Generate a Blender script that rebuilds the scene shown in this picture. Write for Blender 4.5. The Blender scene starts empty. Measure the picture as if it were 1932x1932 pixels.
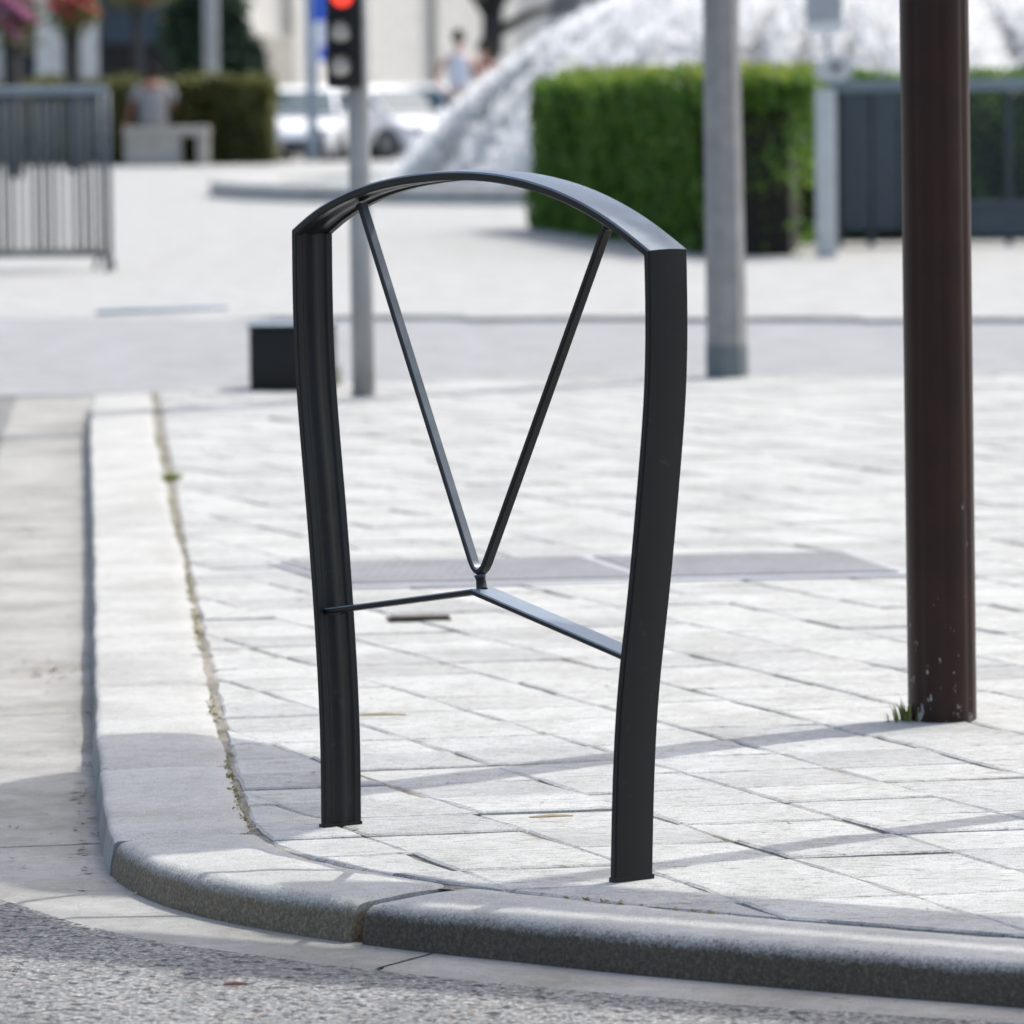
import bpy, bmesh, math, random
import numpy as np
from mathutils import Vector, Matrix

random.seed(7)
rng = np.random.default_rng(7)
S = bpy.context.scene
C = S.collection
R = math.radians

# ------------------------------------------------------------------ camera
CAM_H, F, PITCH, ROLL = 1.15, 10400.0, math.atan(836 / 10400.0), -0.012
CAM_ROT = (Matrix.Rotation(math.pi / 2 - PITCH, 3, 'X') @ Matrix.Rotation(ROLL, 3, 'Z'))
cd = bpy.data.cameras.new('camera')
cd.sensor_width = 36.0
cd.lens = 36.0 * F / 1932.0
cd.clip_start = 0.1
cd.clip_end = 3000
cd.dof.use_dof = True
cd.dof.focus_distance = 8.15
cd.dof.aperture_fstop = cd.lens / 24.5
cd.dof.aperture_blades = 0
cam = bpy.data.objects.new('camera', cd)
C.objects.link(cam)
cam.matrix_world = Matrix.Translation((0, 0, CAM_H)) @ CAM_ROT.to_4x4()
S.camera = cam

# ------------------------------------------------------------------ sky and sun
SUN_EL, SUN_AZ = R(58), math.atan2(0.76, 0.65)      # azimuth from +Y towards +X
w = bpy.data.worlds.new('World')
S.world = w
w.use_nodes = True
nt = w.node_tree
sky = nt.nodes.new('ShaderNodeTexSky')
sky.sky_type = 'NISHITA'
sky.sun_disc = False
sky.sun_elevation = SUN_EL
sky.sun_rotation = SUN_AZ
sky.air_density = 1.0
sky.dust_density = 4.0
sky.ozone_density = 0.5
bg = nt.nodes['Background']
bg.inputs[1].default_value = 0.15
nt.links.new(sky.outputs[0], bg.inputs[0])
sl = bpy.data.lights.new('sun', 'SUN')
sl.energy = 2.05
sl.angle = R(0.55)
sl.color = (1.0, 0.985, 0.93)
sun = bpy.data.objects.new('sun', sl)
C.objects.link(sun)
sdir = Vector((math.sin(SUN_AZ) * math.cos(SUN_EL), math.cos(SUN_AZ) * math.cos(SUN_EL), math.sin(SUN_EL)))
sun.rotation_euler = sdir.to_track_quat('Z', 'Y').to_euler()
S.view_settings.view_transform = 'Standard'
S.view_settings.look = 'None'
S.view_settings.gamma = 1.0
S.view_settings.use_curve_mapping = False
S.view_settings.exposure = 0.91
S.cycles.transparent_max_bounces = 32
S.cycles.diffuse_bounces = 6


# ------------------------------------------------------------------ measuring helpers
def ray(u, v):
    d = CAM_ROT @ Vector((u - 966.0, -(v - 966.0), -F))
    return d / d.y


def G(u, v, z=0.0):
    d = ray(u, v)
    k = (z - CAM_H) / d.z
    return Vector((d.x * k, d.y * k, z))


def P(u, v, y):
    d = ray(u, v)
    return Vector((d.x * y, y, CAM_H + d.z * y))


# ------------------------------------------------------------------ object helpers
def tag(o, label=None, cat=None, group=None, kind=None):
    if label: o['label'] = label
    if cat: o['category'] = cat
    if group: o['group'] = group
    if kind: o['kind'] = kind
    return o


def empty(name, loc, label=None, cat=None, group=None, rz=0.0):
    o = bpy.data.objects.new(name, None)
    o.empty_display_size = 0.1
    o.location = loc
    o.rotation_euler = (0, 0, rz)
    C.objects.link(o)
    bpy.context.view_layer.update()
    return tag(o, label, cat, group)


def link(name, me, mat=None, parent=None, smooth=False, local=False):
    """mesh given in world coordinates unless local"""
    o = bpy.data.objects.new(name, me)
    C.objects.link(o)
    if mat is not None:
        for m in (mat if isinstance(mat, (list, tuple)) else [mat]):
            me.materials.append(m)
    if smooth:
        me.polygons.foreach_set('use_smooth', [True] * len(me.polygons))
    if parent is not None:
        o.parent = parent
        if not local:
            M = Matrix.LocRotScale(parent.location, parent.rotation_euler, parent.scale)
            if parent.parent is not None:
                pp = parent.parent
                M = Matrix.LocRotScale(pp.location, pp.rotation_euler, pp.scale) @ parent.matrix_parent_inverse @ M
            o.matrix_parent_inverse = M.inverted()
    return o


class MB:
    """collects shapes, builds ONE mesh object"""
    def __init__(s):
        s.v, s.f, s.mi = [], [], []

    def add(s, verts, faces, mi=0):
        b = len(s.v)
        s.v += [tuple(p) for p in verts]
        s.f += [tuple(b + i for i in f) for f in faces]
        s.mi += [mi] * len(faces)
        return s

    def box(s, x0, x1, y0, y1, z0, z1, M=None, bev=0.0, mi=0):
        if bev:
            bm = bmesh.new()
            bmesh.ops.create_cube(bm, size=1)
            for q in bm.verts:
                q.co = Vector(((x0 + x1) / 2 + q.co.x * (x1 - x0), (y0 + y1) / 2 + q.co.y * (y1 - y0), (z0 + z1) / 2 + q.co.z * (z1 - z0)))
            bmesh.ops.bevel(bm, geom=bm.edges[:], offset=bev, segments=2, affect='EDGES', profile=0.6)
            bm.verts.index_update()
            vs = [(M @ q.co if M else q.co.copy()) for q in bm.verts]
            fs = [[q.index for q in f.verts] for f in bm.faces]
            bm.free()
            return s.add(vs, fs, mi)
        vs = [Vector((x, y, z)) for z in (z0, z1) for y in (y0, y1) for x in (x0, x1)]
        if M: vs = [M @ q for q in vs]
        return s.add(vs, [(0, 2, 3, 1), (4, 5, 7, 6), (0, 1, 5, 4), (2, 6, 7, 3), (0, 4, 6, 2), (1, 3, 7, 5)], mi)

    def tube(s, pts, rad, n=10, caps=True, mi=0, rot=0.0):
        pts = [Vector(p) for p in pts]
        if not isinstance(rad, (list, tuple)): rad = [rad] * len(pts)
        vs, fs = [], []
        up = None
        for i, p in enumerate(pts):
            t = (pts[min(i + 1, len(pts) - 1)] - pts[max(i - 1, 0)]).normalized()
            if up is None:
                up = Vector((1, 0, 0)) if abs(t.x) < 0.9 else Vector((0, 1, 0))
            a = (up - t * up.dot(t)).normalized()
            b = t.cross(a)
            up = a
            for k in range(n):
                q = 2 * math.pi * k / n + rot
                vs.append(p + (a * math.cos(q) + b * math.sin(q)) * rad[i])
        for i in range(len(pts) - 1):
            for k in range(n):
                fs.append((i * n + k, i * n + (k + 1) % n, (i + 1) * n + (k + 1) % n, (i + 1) * n + k))
        if caps:
            fs.append(tuple(range(n - 1, -1, -1)))
            fs.append(tuple((len(pts) - 1) * n + k for k in range(n)))
        return s.add(vs, fs, mi)

    def prism(s, poly, z0, z1, M=None, mi=0):
        n = len(poly)
        vs = [Vector((p[0], p[1], z0)) for p in poly] + [Vector((p[0], p[1], z1)) for p in poly]
        if M: vs = [M @ q for q in vs]
        fs = [tuple(range(n - 1, -1, -1)), tuple(range(n, 2 * n))]
        fs += [(i, (i + 1) % n, n + (i + 1) % n, n + i) for i in range(n)]
        return s.add(vs, fs, mi)

    def build(s, name, mat, parent=None, smooth=False, autosmooth=None, local=False):
        me = bpy.data.meshes.new(name)
        me.from_pydata(s.v, [], s.f)
        me.polygons.foreach_set('material_index', s.mi)
        me.update()
        bm = bmesh.new(); bm.from_mesh(me)
        bmesh.ops.recalc_face_normals(bm, faces=bm.faces[:])
        bm.to_mesh(me); bm.free()
        o = link(name, me, mat, parent, smooth or autosmooth is not None, local)
        if autosmooth is not None:
            me.set_sharp_from_angle(angle=autosmooth)
        return o


# ------------------------------------------------------------------ materials
def new_mat(name):
    m = bpy.data.materials.new(name)
    m.use_nodes = True
    return m, m.node_tree, m.node_tree.nodes['Principled BSDF']


def ramp(nt, stops, interp='LINEAR'):
    r = nt.nodes.new('ShaderNodeValToRGB')
    r.color_ramp.interpolation = interp
    e = r.color_ramp.elements
    while len(e) < len(stops): e.new(0.5)
    for el, (p, c) in zip(e, stops):
        el.position = p
        el.color = (*c, 1) if len(c) == 3 else c
    return r


def noise(nt, vec, scale, detail=4, rough=0.55):
    n = nt.nodes.new('ShaderNodeTexNoise')
    n.inputs['Scale'].default_value = scale
    n.inputs['Detail'].default_value = detail
    n.inputs['Roughness'].default_value = rough
    nt.links.new(vec, n.inputs['Vector'])
    return n


def mixc(nt, fac, a, b, mode='MIX'):
    m = nt.nodes.new('ShaderNodeMix')
    m.data_type = 'RGBA'
    m.blend_type = mode
    for s, val in ((m.inputs[0], fac), (m.inputs[6], a), (m.inputs[7], b)):
        if hasattr(val, 'is_output'): nt.links.new(val, s)
        elif isinstance(val, (int, float)): s.default_value = val
        else: s.default_value = (*val, 1)
    return m.outputs[2]


def bump(nt, bsdf, h, strength, dist):
    b = nt.nodes.new('ShaderNodeBump')
    b.inputs['Strength'].default_value = strength
    b.inputs['Distance'].default_value = dist
    nt.links.new(h, b.inputs['Height'])
    nt.links.new(b.outputs[0], bsdf.inputs['Normal'])
    return b


def coord(nt):
    return nt.nodes.new('ShaderNodeTexCoord').outputs['Object']


def plain(name, col, rough=0.6, metal=0.0, var=0.12, scale=8.0, bstr=0.0, spec=0.5):
    m, nt, b = new_mat(name)
    v = coord(nt)
    n = noise(nt, v, scale)
    c2 = tuple(min(1, x * (1 + var)) for x in col); c1 = tuple(x * (1 - var) for x in col)
    r = ramp(nt, [(0.3, c1), (0.7, c2)])
    nt.links.new(n.outputs[0], r.inputs[0])
    nt.links.new(r.outputs[0], b.inputs['Base Color'])
    b.inputs['Roughness'].default_value = rough
    b.inputs['Metallic'].default_value = metal
    b.inputs['Specular IOR Level'].default_value = spec
    if bstr: bump(nt, b, n.outputs[0], bstr, 0.01)
    return m


def granite(name, col, rand=0.0, speck=420.0, contrast=0.35, rough=0.85, stain=0.18, bstr=0.35, dark=None):
    """bush-hammered granite / concrete: grain, blotches, per-piece tone"""
    m, nt, b = new_mat(name)
    v = coord(nt)
    fine = noise(nt, v, speck, 3, 0.7)
    mid = noise(nt, v, 38.0, 4, 0.6)
    big = noise(nt, v, 4.5, 5, 0.6)
    r = ramp(nt, [(0.33, tuple(x * (1 - contrast) for x in col)), (0.5, col), (0.68, tuple(min(1, x * (1 + contrast * 0.6)) for x in col))])
    nt.links.new(fine.outputs[0], r.inputs[0])
    rb = ramp(nt, [(0.36, (1 - stain, 1 - stain, 1 - stain * 1.1)), (0.62, (1, 1, 1))])
    nt.links.new(big.outputs[0], rb.inputs[0])
    c = mixc(nt, 1.0, r.outputs[0], rb.outputs[0], 'MULTIPLY')
    rm = ramp(nt, [(0.3, (0.88, 0.88, 0.87)), (0.6, (1.03, 1.03, 1.03))])
    nt.links.new(mid.outputs[0], rm.inputs[0])
    c = mixc(nt, 1.0, c, rm.outputs[0], 'MULTIPLY')
    # small dark pits and specks
    pit = noise(nt, v, 95.0, 2, 0.5)
    rp = ramp(nt, [(0.69, (1, 1, 1)), (0.76, (0.45, 0.43, 0.4))])
    nt.links.new(pit.outputs[0], rp.inputs[0])
    c = mixc(nt, 0.8, c, rp.outputs[0], 'MULTIPLY')
    if rand:
        oi = nt.nodes.new('ShaderNodeObjectInfo')
        gi = nt.nodes.new('ShaderNodeNewGeometry')
        ad = nt.nodes.new('ShaderNodeMath'); ad.operation = 'ADD'
        nt.links.new(oi.outputs['Random'], ad.inputs[0]); nt.links.new(gi.outputs['Random Per Island'], ad.inputs[1])
        fr = nt.nodes.new('ShaderNodeMath'); fr.operation = 'FRACT'
        nt.links.new(ad.outputs[0], fr.inputs[0])
        rr = ramp(nt, [(0.0, (1 - rand, 1 - rand, 1 - rand * 0.95)), (0.5, (1, 1, 0.995)), (1.0, (1 + rand * 0.35, 1 + rand * 0.35, 1 + rand * 0.32))])
        nt.links.new(fr.outputs[0], rr.inputs[0])
        c = mixc(nt, 1.0, c, rr.outputs[0], 'MULTIPLY')
    if dark is not None:      # soot and tyre rub with its own ragged edge
        rd = ramp(nt, [(0.30, (0.9, 0.9, 0.9)), (0.72, (0.25, 0.25, 0.25))])
        nd = noise(nt, v, 55.0, 5, 0.75)
        nt.links.new(nd.outputs[0], rd.inputs[0])
        c = mixc(nt, rd.outputs[0], c, dark)
    nt.links.new(c, b.inputs['Base Color'])
    b.inputs['Roughness'].default_value = rough
    b.inputs['Specular IOR Level'].default_value = 0.25
    ad2 = nt.nodes.new('ShaderNodeMath'); ad2.operation = 'ADD'
    nt.links.new(fine.outputs[0], ad2.inputs[0]); nt.links.new(mid.outputs[0], ad2.inputs[1])
    bump(nt, b, ad2.outputs[0], bstr, 0.004)
    return m


def asphalt_mat():
    """worn asphalt with pale exposed aggregate and dark binder holes"""
    m, nt, b = new_mat('worn_asphalt')
    v = coord(nt)
    n1 = noise(nt, v, 125.0, 3, 0.65)
    r = ramp(nt, [(0.31, (0.04, 0.041, 0.043)), (0.43, (0.145, 0.146, 0.148)), (0.52, (0.21, 0.21, 0.209)), (0.61, (0.33, 0.328, 0.322)), (0.72, (0.47, 0.46, 0.44))])
    nt.links.new(n1.outputs[0], r.inputs[0])
    vo = nt.nodes.new('ShaderNodeTexVoronoi'); vo.inputs['Scale'].default_value = 120.0; vo.inputs['Randomness'].default_value = 1.0
    nt.links.new(v, vo.inputs['Vector'])
    sep = nt.nodes.new('ShaderNodeSeparateColor'); nt.links.new(vo.outputs['Color'], sep.inputs[0])
    rc = ramp(nt, [(0.0, (0.42, 0.43, 0.46)), (0.45, (0.95, 0.95, 0.95)), (0.92, (1.35, 1.33, 1.3)), (1.0, (1.25, 0.95, 0.78))])
    nt.links.new(sep.outputs[0], rc.inputs[0])
    c = mixc(nt, 0.85, r.outputs[0], rc.outputs[0], 'MULTIPLY')
    pits = noise(nt, v, 46.0, 4, 0.7)
    rp = ramp(nt, [(0.56, (1, 1, 1)), (0.64, (0.12, 0.12, 0.13))])
    nt.links.new(pits.outputs[0], rp.inputs[0])
    c = mixc(nt, 1.0, c, rp.outputs[0], 'MULTIPLY')
    n = noise(nt, v, 2.6, 6, 0.65)
    rn = ramp(nt, [(0.35, (0.60, 0.615, 0.60)), (0.65, (0.92, 0.935, 0.90))])
    nt.links.new(n.outputs[0], rn.inputs[0])
    c = mixc(nt, 1.0, c, rn.outputs[0], 'MULTIPLY')
    nt.links.new(c, b.inputs['Base Color'])
    b.inputs['Roughness'].default_value = 0.8
    ad = nt.nodes.new('ShaderNodeMath'); ad.operation = 'MULTIPLY_ADD'; ad.inputs[1].default_value = 0.6
    nt.links.new(n1.outputs[0], ad.inputs[0]); nt.links.new(rp.outputs[0], ad.inputs[2])
    bump(nt, b, ad.outputs[0], 0.9, 0.006)
    return m


def leaf_mat(name, c1, c2, c3, trans=0.35):
    m, nt, b = new_mat(name)
    gi = nt.nodes.new('ShaderNodeNewGeometry')
    r = ramp(nt, [(0.0, c1), (0.55, c2), (1.0, c3)])
    nt.links.new(gi.outputs['Random Per Island'], r.inputs[0])
    nt.links.new(r.outputs[0], b.inputs['Base Color'])
    b.inputs['Roughness'].default_value = 0.55
    tr = nt.nodes.new('ShaderNodeBsdfTranslucent')
    nt.links.new(r.outputs[0], tr.inputs[0])
    mx = nt.nodes.new('ShaderNodeMixShader'); mx.inputs[0].default_value = trans
    nt.links.new(b.outputs[0], mx.inputs[1]); nt.links.new(tr.outputs[0], mx.inputs[2])
    nt.links.new(mx.outputs[0], nt.nodes['Material Output'].inputs[0])
    return m


def paint_chipped(name, col, chip, rough=0.42):
    m, nt, b = new_mat(name)
    v = coord(nt)
    mp = nt.nodes.new('ShaderNodeMapping'); mp.inputs['Scale'].default_value = (1, 1, 0.35)
    nt.links.new(v, mp.inputs[0])
    n = noise(nt, mp.outputs[0], 60, 4, 0.7)
    sp = nt.nodes.new('ShaderNodeSeparateXYZ'); nt.links.new(v, sp.inputs[0])
    hr = nt.nodes.new('ShaderNodeMapRange')
    hr.inputs[1].default_value = 0.0; hr.inputs[2].default_value = 0.55; hr.inputs[3].default_value = 0.14; hr.inputs[4].default_value = 0.0
    nt.links.new(sp.outputs[2], hr.inputs[0])
    ad = nt.nodes.new('ShaderNodeMath'); ad.operation = 'ADD'
    nt.links.new(n.outputs[0], ad.inputs[0]); nt.links.new(hr.outputs[0], ad.inputs[1])
    r = ramp(nt, [(0.735, (0, 0, 0)), (0.76, (1, 1, 1))])
    nt.links.new(ad.outputs[0], r.inputs[0])
    st = noise(nt, v, 14, 4)
    rs = ramp(nt, [(0.3, tuple(x * 0.8 for x in col)), (0.7, tuple(x * 1.2 for x in col))])
    nt.links.new(st.outputs[0], rs.inputs[0])
    nt.links.new(mixc(nt, r.outputs[0], rs.outputs[0], chip), b.inputs['Base Color'])
    b.inputs['Roughness'].default_value = rough
    b.inputs['Specular IOR Level'].default_value = 0.28
    bump(nt, b, st.outputs[0], 0.08, 0.004)
    return m


def glass_mat(name, col, rough=0.06):
    m, nt, b = new_mat(name)
    b.inputs['Base Color'].default_value = (*col, 1)
    b.inputs['Roughness'].default_value = rough
    b.inputs['Specular IOR Level'].default_value = 0.9
    return m


M_paver = granite('granite_paver', (0.405, 0.41, 0.40), rand=0.17, speck=330, contrast=0.36, stain=0.17)


def tool_marks(m, ang):
    """short dark chisel dashes and worn scratches lying along the courses"""
    nt = m.node_tree; b = nt.nodes['Principled BSDF']
    src = b.inputs['Base Color'].links[0].from_socket
    mp = nt.nodes.new('ShaderNodeMapping'); mp.inputs['Rotation'].default_value = (0, 0, -ang); mp.inputs['Scale'].default_value = (26, 120, 60)
    nt.links.new(coord(nt), mp.inputs[0])
    n1 = noise(nt, mp.outputs[0], 1.0, 4, 0.65)
    r1 = ramp(nt, [(0.54, (1, 1, 1)), (0.62, (0.72, 0.71, 0.68)), (0.70, (0.34, 0.33, 0.30))]); nt.links.new(n1.outputs[0], r1.inputs[0])
    c = mixc(nt, 0.9, src, r1.outputs[0], 'MULTIPLY')
    n2 = noise(nt, coord(nt), 17.0, 5, 0.7)
    r2 = ramp(nt, [(0.57, (1, 1, 1)), (0.70, (0.76, 0.73, 0.67))]); nt.links.new(n2.outputs[0], r2.inputs[0])
    c = mixc(nt, 1.0, c, r2.outputs[0], 'MULTIPLY')
    nt.links.new(c, b.inputs['Base Color'])


tool_marks(M_paver, 0.2)
M_joint = granite('sand_joint', (0.30, 0.275, 0.235), speck=220, contrast=0.7, stain=0.75, bstr=0.8)
M_mortar = granite('kerb_mortar', (0.27, 0.25, 0.215), speck=180, contrast=0.55, stain=0.4, bstr=1.0)
M_kerb = granite('kerb_granite', (0.395, 0.395, 0.38), rand=0.10, speck=340, contrast=0.36, stain=0.18)
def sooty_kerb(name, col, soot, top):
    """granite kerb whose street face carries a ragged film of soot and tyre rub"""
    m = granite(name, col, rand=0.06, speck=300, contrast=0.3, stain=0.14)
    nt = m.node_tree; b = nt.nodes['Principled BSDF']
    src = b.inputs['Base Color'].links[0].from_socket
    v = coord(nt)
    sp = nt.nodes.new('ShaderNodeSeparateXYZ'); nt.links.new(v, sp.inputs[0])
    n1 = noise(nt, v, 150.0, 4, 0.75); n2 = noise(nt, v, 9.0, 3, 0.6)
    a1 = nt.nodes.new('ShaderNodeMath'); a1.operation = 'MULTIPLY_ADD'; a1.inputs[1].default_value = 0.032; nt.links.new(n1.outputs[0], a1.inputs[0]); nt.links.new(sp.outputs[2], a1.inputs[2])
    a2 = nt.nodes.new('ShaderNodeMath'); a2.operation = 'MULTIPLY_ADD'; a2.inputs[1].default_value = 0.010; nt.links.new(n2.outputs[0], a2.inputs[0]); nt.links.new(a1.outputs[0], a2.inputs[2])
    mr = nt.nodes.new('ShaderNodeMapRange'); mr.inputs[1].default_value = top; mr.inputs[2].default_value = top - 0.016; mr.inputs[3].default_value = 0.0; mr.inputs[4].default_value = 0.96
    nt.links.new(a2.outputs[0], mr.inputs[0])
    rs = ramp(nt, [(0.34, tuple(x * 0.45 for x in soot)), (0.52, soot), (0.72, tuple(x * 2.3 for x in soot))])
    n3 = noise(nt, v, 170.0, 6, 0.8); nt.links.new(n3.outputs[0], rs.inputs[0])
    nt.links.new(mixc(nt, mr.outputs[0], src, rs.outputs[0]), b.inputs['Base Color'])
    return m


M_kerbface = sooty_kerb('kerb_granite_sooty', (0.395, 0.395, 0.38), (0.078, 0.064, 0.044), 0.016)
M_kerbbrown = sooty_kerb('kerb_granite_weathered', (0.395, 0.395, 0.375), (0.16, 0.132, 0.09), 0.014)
M_gutter = granite('gutter_concrete', (0.305, 0.302, 0.285), rand=0.06, speck=300, contrast=0.22, stain=0.3, bstr=0.2)
M_asphalt = asphalt_mat()
M_faras = granite('pale_asphalt', (0.268, 0.274, 0.282), speck=120, contrast=0.35, stain=0.18)
M_plaza = granite('plaza_concrete', (0.345, 0.348, 0.34), speck=60, contrast=0.25, stain=0.2)
M_black = plain('black_powder_coat', (0.005, 0.0065, 0.0075), rough=0.34, var=0.1, scale=30, spec=0.30)
# pale blue sky sheen painted into the colour of the faces that look up
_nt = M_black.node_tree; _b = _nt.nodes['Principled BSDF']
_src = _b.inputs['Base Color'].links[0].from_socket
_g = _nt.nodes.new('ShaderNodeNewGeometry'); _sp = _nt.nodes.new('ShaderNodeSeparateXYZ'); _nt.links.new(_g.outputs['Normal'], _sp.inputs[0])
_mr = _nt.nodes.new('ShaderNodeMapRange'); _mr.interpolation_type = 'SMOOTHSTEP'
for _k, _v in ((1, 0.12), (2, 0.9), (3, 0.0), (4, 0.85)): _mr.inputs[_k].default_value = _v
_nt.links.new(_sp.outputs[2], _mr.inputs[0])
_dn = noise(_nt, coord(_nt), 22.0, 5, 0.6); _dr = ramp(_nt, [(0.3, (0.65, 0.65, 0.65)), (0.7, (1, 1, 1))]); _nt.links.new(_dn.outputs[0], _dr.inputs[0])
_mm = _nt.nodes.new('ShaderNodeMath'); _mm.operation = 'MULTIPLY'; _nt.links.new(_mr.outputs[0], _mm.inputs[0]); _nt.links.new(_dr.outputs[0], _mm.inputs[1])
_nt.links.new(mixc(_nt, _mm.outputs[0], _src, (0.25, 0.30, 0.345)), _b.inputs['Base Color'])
# rubbed patches where locks and frames touch
_s1 = noise(_nt, coord(_nt), 34.0, 6, 0.75); _sr = ramp(_nt, [(0.60, (0, 0, 0)), (0.74, (0.55, 0.55, 0.55))]); _nt.links.new(_s1.outputs[0], _sr.inputs[0])
_nt.links.new(mixc(_nt, _sr.outputs[0], _b.inputs['Base Color'].links[0].from_socket, (0.045, 0.047, 0.048)), _b.inputs['Base Color'])
_rr = ramp(_nt, [(0.3, (0.28, 0.28, 0.28)), (0.7, (0.46, 0.46, 0.46))]); _nt.links.new(_dn.outputs[0], _rr.inputs[0]); _nt.links.new(_rr.outputs[0], _b.inputs['Roughness'])
M_blackmatt = plain('black_cast_iron', (0.007, 0.0085, 0.0095), rough=0.45, var=0.15, scale=20, spec=0.3)
M_brown = paint_chipped('brown_pole_paint', (0.023, 0.0075, 0.0045), (0.3, 0.29, 0.28))
M_steel = plain('galvanised_steel', (0.30, 0.32, 0.33), rough=0.45, metal=0.25, var=0.12, scale=6)
M_polegrey = plain('grey_pole_paint', (0.30, 0.30, 0.29), rough=0.6, var=0.12, scale=5)
M_concrete = plain('pole_concrete', (0.245, 0.24, 0.23), rough=0.8, var=0.14, scale=12, bstr=0.3)
M_darkfoot = plain('pole_foot_paint', (0.13, 0.15, 0.15), rough=0.7)
M_fence = plain('slate_blue_metal', (0.05, 0.07, 0.085), rough=0.5, var=0.12)
M_fencerail = plain('pale_blue_rail', (0.17, 0.21, 0.24), rough=0.45, var=0.1)
M_bark = plain('dark_bark', (0.025, 0.024, 0.022), rough=0.9, var=0.4, scale=14, bstr=0.6)
M_twig = plain('hedge_twigs', (0.016, 0.014, 0.009), rough=0.9, var=0.4, scale=18, bstr=0.8)
M_white = plain('white_car_paint', (0.88, 0.885, 0.89), rough=0.22, var=0.02)
M_glass = glass_mat('car_glass', (0.05, 0.085, 0.09))
M_tyre = plain('tyre_rubber', (0.02, 0.02, 0.021), rough=0.8)
M_rim = plain('wheel_rim', (0.35, 0.36, 0.37), rough=0.35, metal=0.6)
M_trim = plain('dark_plastic', (0.05, 0.052, 0.055), rough=0.6)
M_red = plain('red_lens', (0.45, 0.03, 0.02), rough=0.25)
M_signback = plain('sign_aluminium', (0.36, 0.38, 0.40), rough=0.4, metal=0.4)


# ------------------------------------------------------------------ setting: ground, plaza, street
def gz(y):
    pts = [(-60, -0.0635), (19.2, -0.0635), (21.0, -0.0635), (66, -0.0635), (72, -0.0635), (98, -0.60), (130, -0.62), (2500, -0.62)]
    for (a, za), (b, zb) in zip(pts, pts[1:]):
        if y <= b: return za + (zb - za) * (y - a) / (b - a)
    return -0.62


mb = MB()
ys = [-60, -10, 4, 14, 19.2, 21.0, 30, 50, 66, 69, 72, 80, 90, 98, 110, 130, 300, 900, 2400]
xs = [-1200, -200, -40, -10, 0, 10, 40, 200, 1200]
mb.add([(x, y, gz(y)) for y in ys for x in xs],
       [(j * len(xs) + i, j * len(xs) + i + 1, (j + 1) * len(xs) + i + 1, (j + 1) * len(xs) + i) for j in range(len(ys) - 1) for i in range(len(xs) - 1)])
tag(mb.build('road', M_asphalt), kind='structure')

# inner edge of the kerb, measured along the joint with the paving (left street -> corner -> front street)
inner_uv = [(285, 742), (285, 790), (307, 900), (330, 1010), (350, 1110), (368, 1215), (388, 1310), (407, 1401), (428, 1466), (452, 1555),
            (500, 1598), (583, 1628), (661, 1644), (739, 1656), (831, 1672), (1005, 1690), (1126, 1707), (1256, 1718), (1361, 1728), (1491, 1740), (1662, 1753), (1923, 1771)]
I0 = [G(u, v).to_2d() for u, v in inner_uv]
d_end = (I0[-1] - I0[-4]).normalized()
I0 += [I0[-1] + d_end * k for k in (0.6, 1.6, 3.2, 5.2, 7.4)]


def catmull(pts, step):
    out = []
    for i in range(len(pts) - 1):
        p0, p1, p2, p3 = pts[max(i - 1, 0)], pts[i], pts[i + 1], pts[min(i + 2, len(pts) - 1)]
        n = max(1, int((p2 - p1).length / step))
        for k in range(n):
            t = k / n
            out.append(0.5 * ((2 * p1) + (p2 - p0) * t + (2 * p0 - 5 * p1 + 4 * p2 - p3) * t * t + (3 * p1 - p0 - 3 * p2 + p3) * t ** 3))
    out.append(pts[-1])
    return out


def smooth2(pts, it=6):
    pts = [p.copy() for p in pts]
    for _ in range(it):
        pts = [pts[0]] + [(pts[i - 1] + pts[i] * 2 + pts[i + 1]) / 4 for i in range(1, len(pts) - 1)] + [pts[-1]]
    return pts


def resample(pts, step):
    L = [0]
    for a, b in zip(pts, pts[1:]): L.append(L[-1] + (b - a).length)
    n = int(L[-1] / step)
    out, j = [], 0
    for k in range(n + 1):
        s = L[-1] * k / n
        while j < len(L) - 2 and L[j + 1] < s: j += 1
        out.append(pts[j].lerp(pts[j + 1], (s - L[j]) / max(1e-9, L[j + 1] - L[j])))
    return out


INNER = smooth2(resample(smooth2(catmull(I0, 0.05), 10), 0.03), 12)


def normals2(pts):
    out = []
    for i in range(len(pts)):
        t = (pts[min(i + 1, len(pts) - 1)] - pts[max(i - 1, 0)]).normalized()
        out.append(Vector((t.y, -t.x)))          # to the right of travel
    return out


NRM = [-n if False else n for n in normals2(INNER)]
# travel goes towards the camera and then to the right: the road is on the right-hand side of travel
KW = 0.205
def kerb_w(i):
    t = min(1.0, max(0.0, (INNER[i].x + 0.40) / 0.5))
    return KW - 0.042 * t


def nearest_idx(pts, q):
    return min(range(len(pts)), key=lambda i: (pts[i] - q).length_squared)


# far edge of the pavement
FAR = [G(280, 741).to_2d(), G(560, 723).to_2d(), G(1000, 716).to_2d(), G(1932, 706).to_2d()]
FAR.append(FAR[-1] + (FAR[-1] - FAR[-2]) * 2.5)


def clip(poly, a, n):
    """keep the side where (p-a).n <= 0"""
    out = []
    for i in range(len(poly)):
        p, q = poly[i], poly[(i + 1) % len(poly)]
        dp, dq = (p - a).dot(n), (q - a).dot(n)
        if dp <= 0: out.append(p)
        if dp * dq < 0: out.append(p + (q - p) * (dp / (dp - dq)))
    return out


GAP = 0.018
CLIPS = []
for i in range(0, len(INNER), 4):
    CLIPS.append((INNER[i] - NRM[i] * GAP, NRM[i]))
for a, b in zip(FAR, FAR[1:]):
    t = (b - a).normalized()
    CLIPS.append((a, Vector((-t.y, t.x))))
CLIPS.append((Vector((8.0, 0)), Vector((1, 0))))


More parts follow.
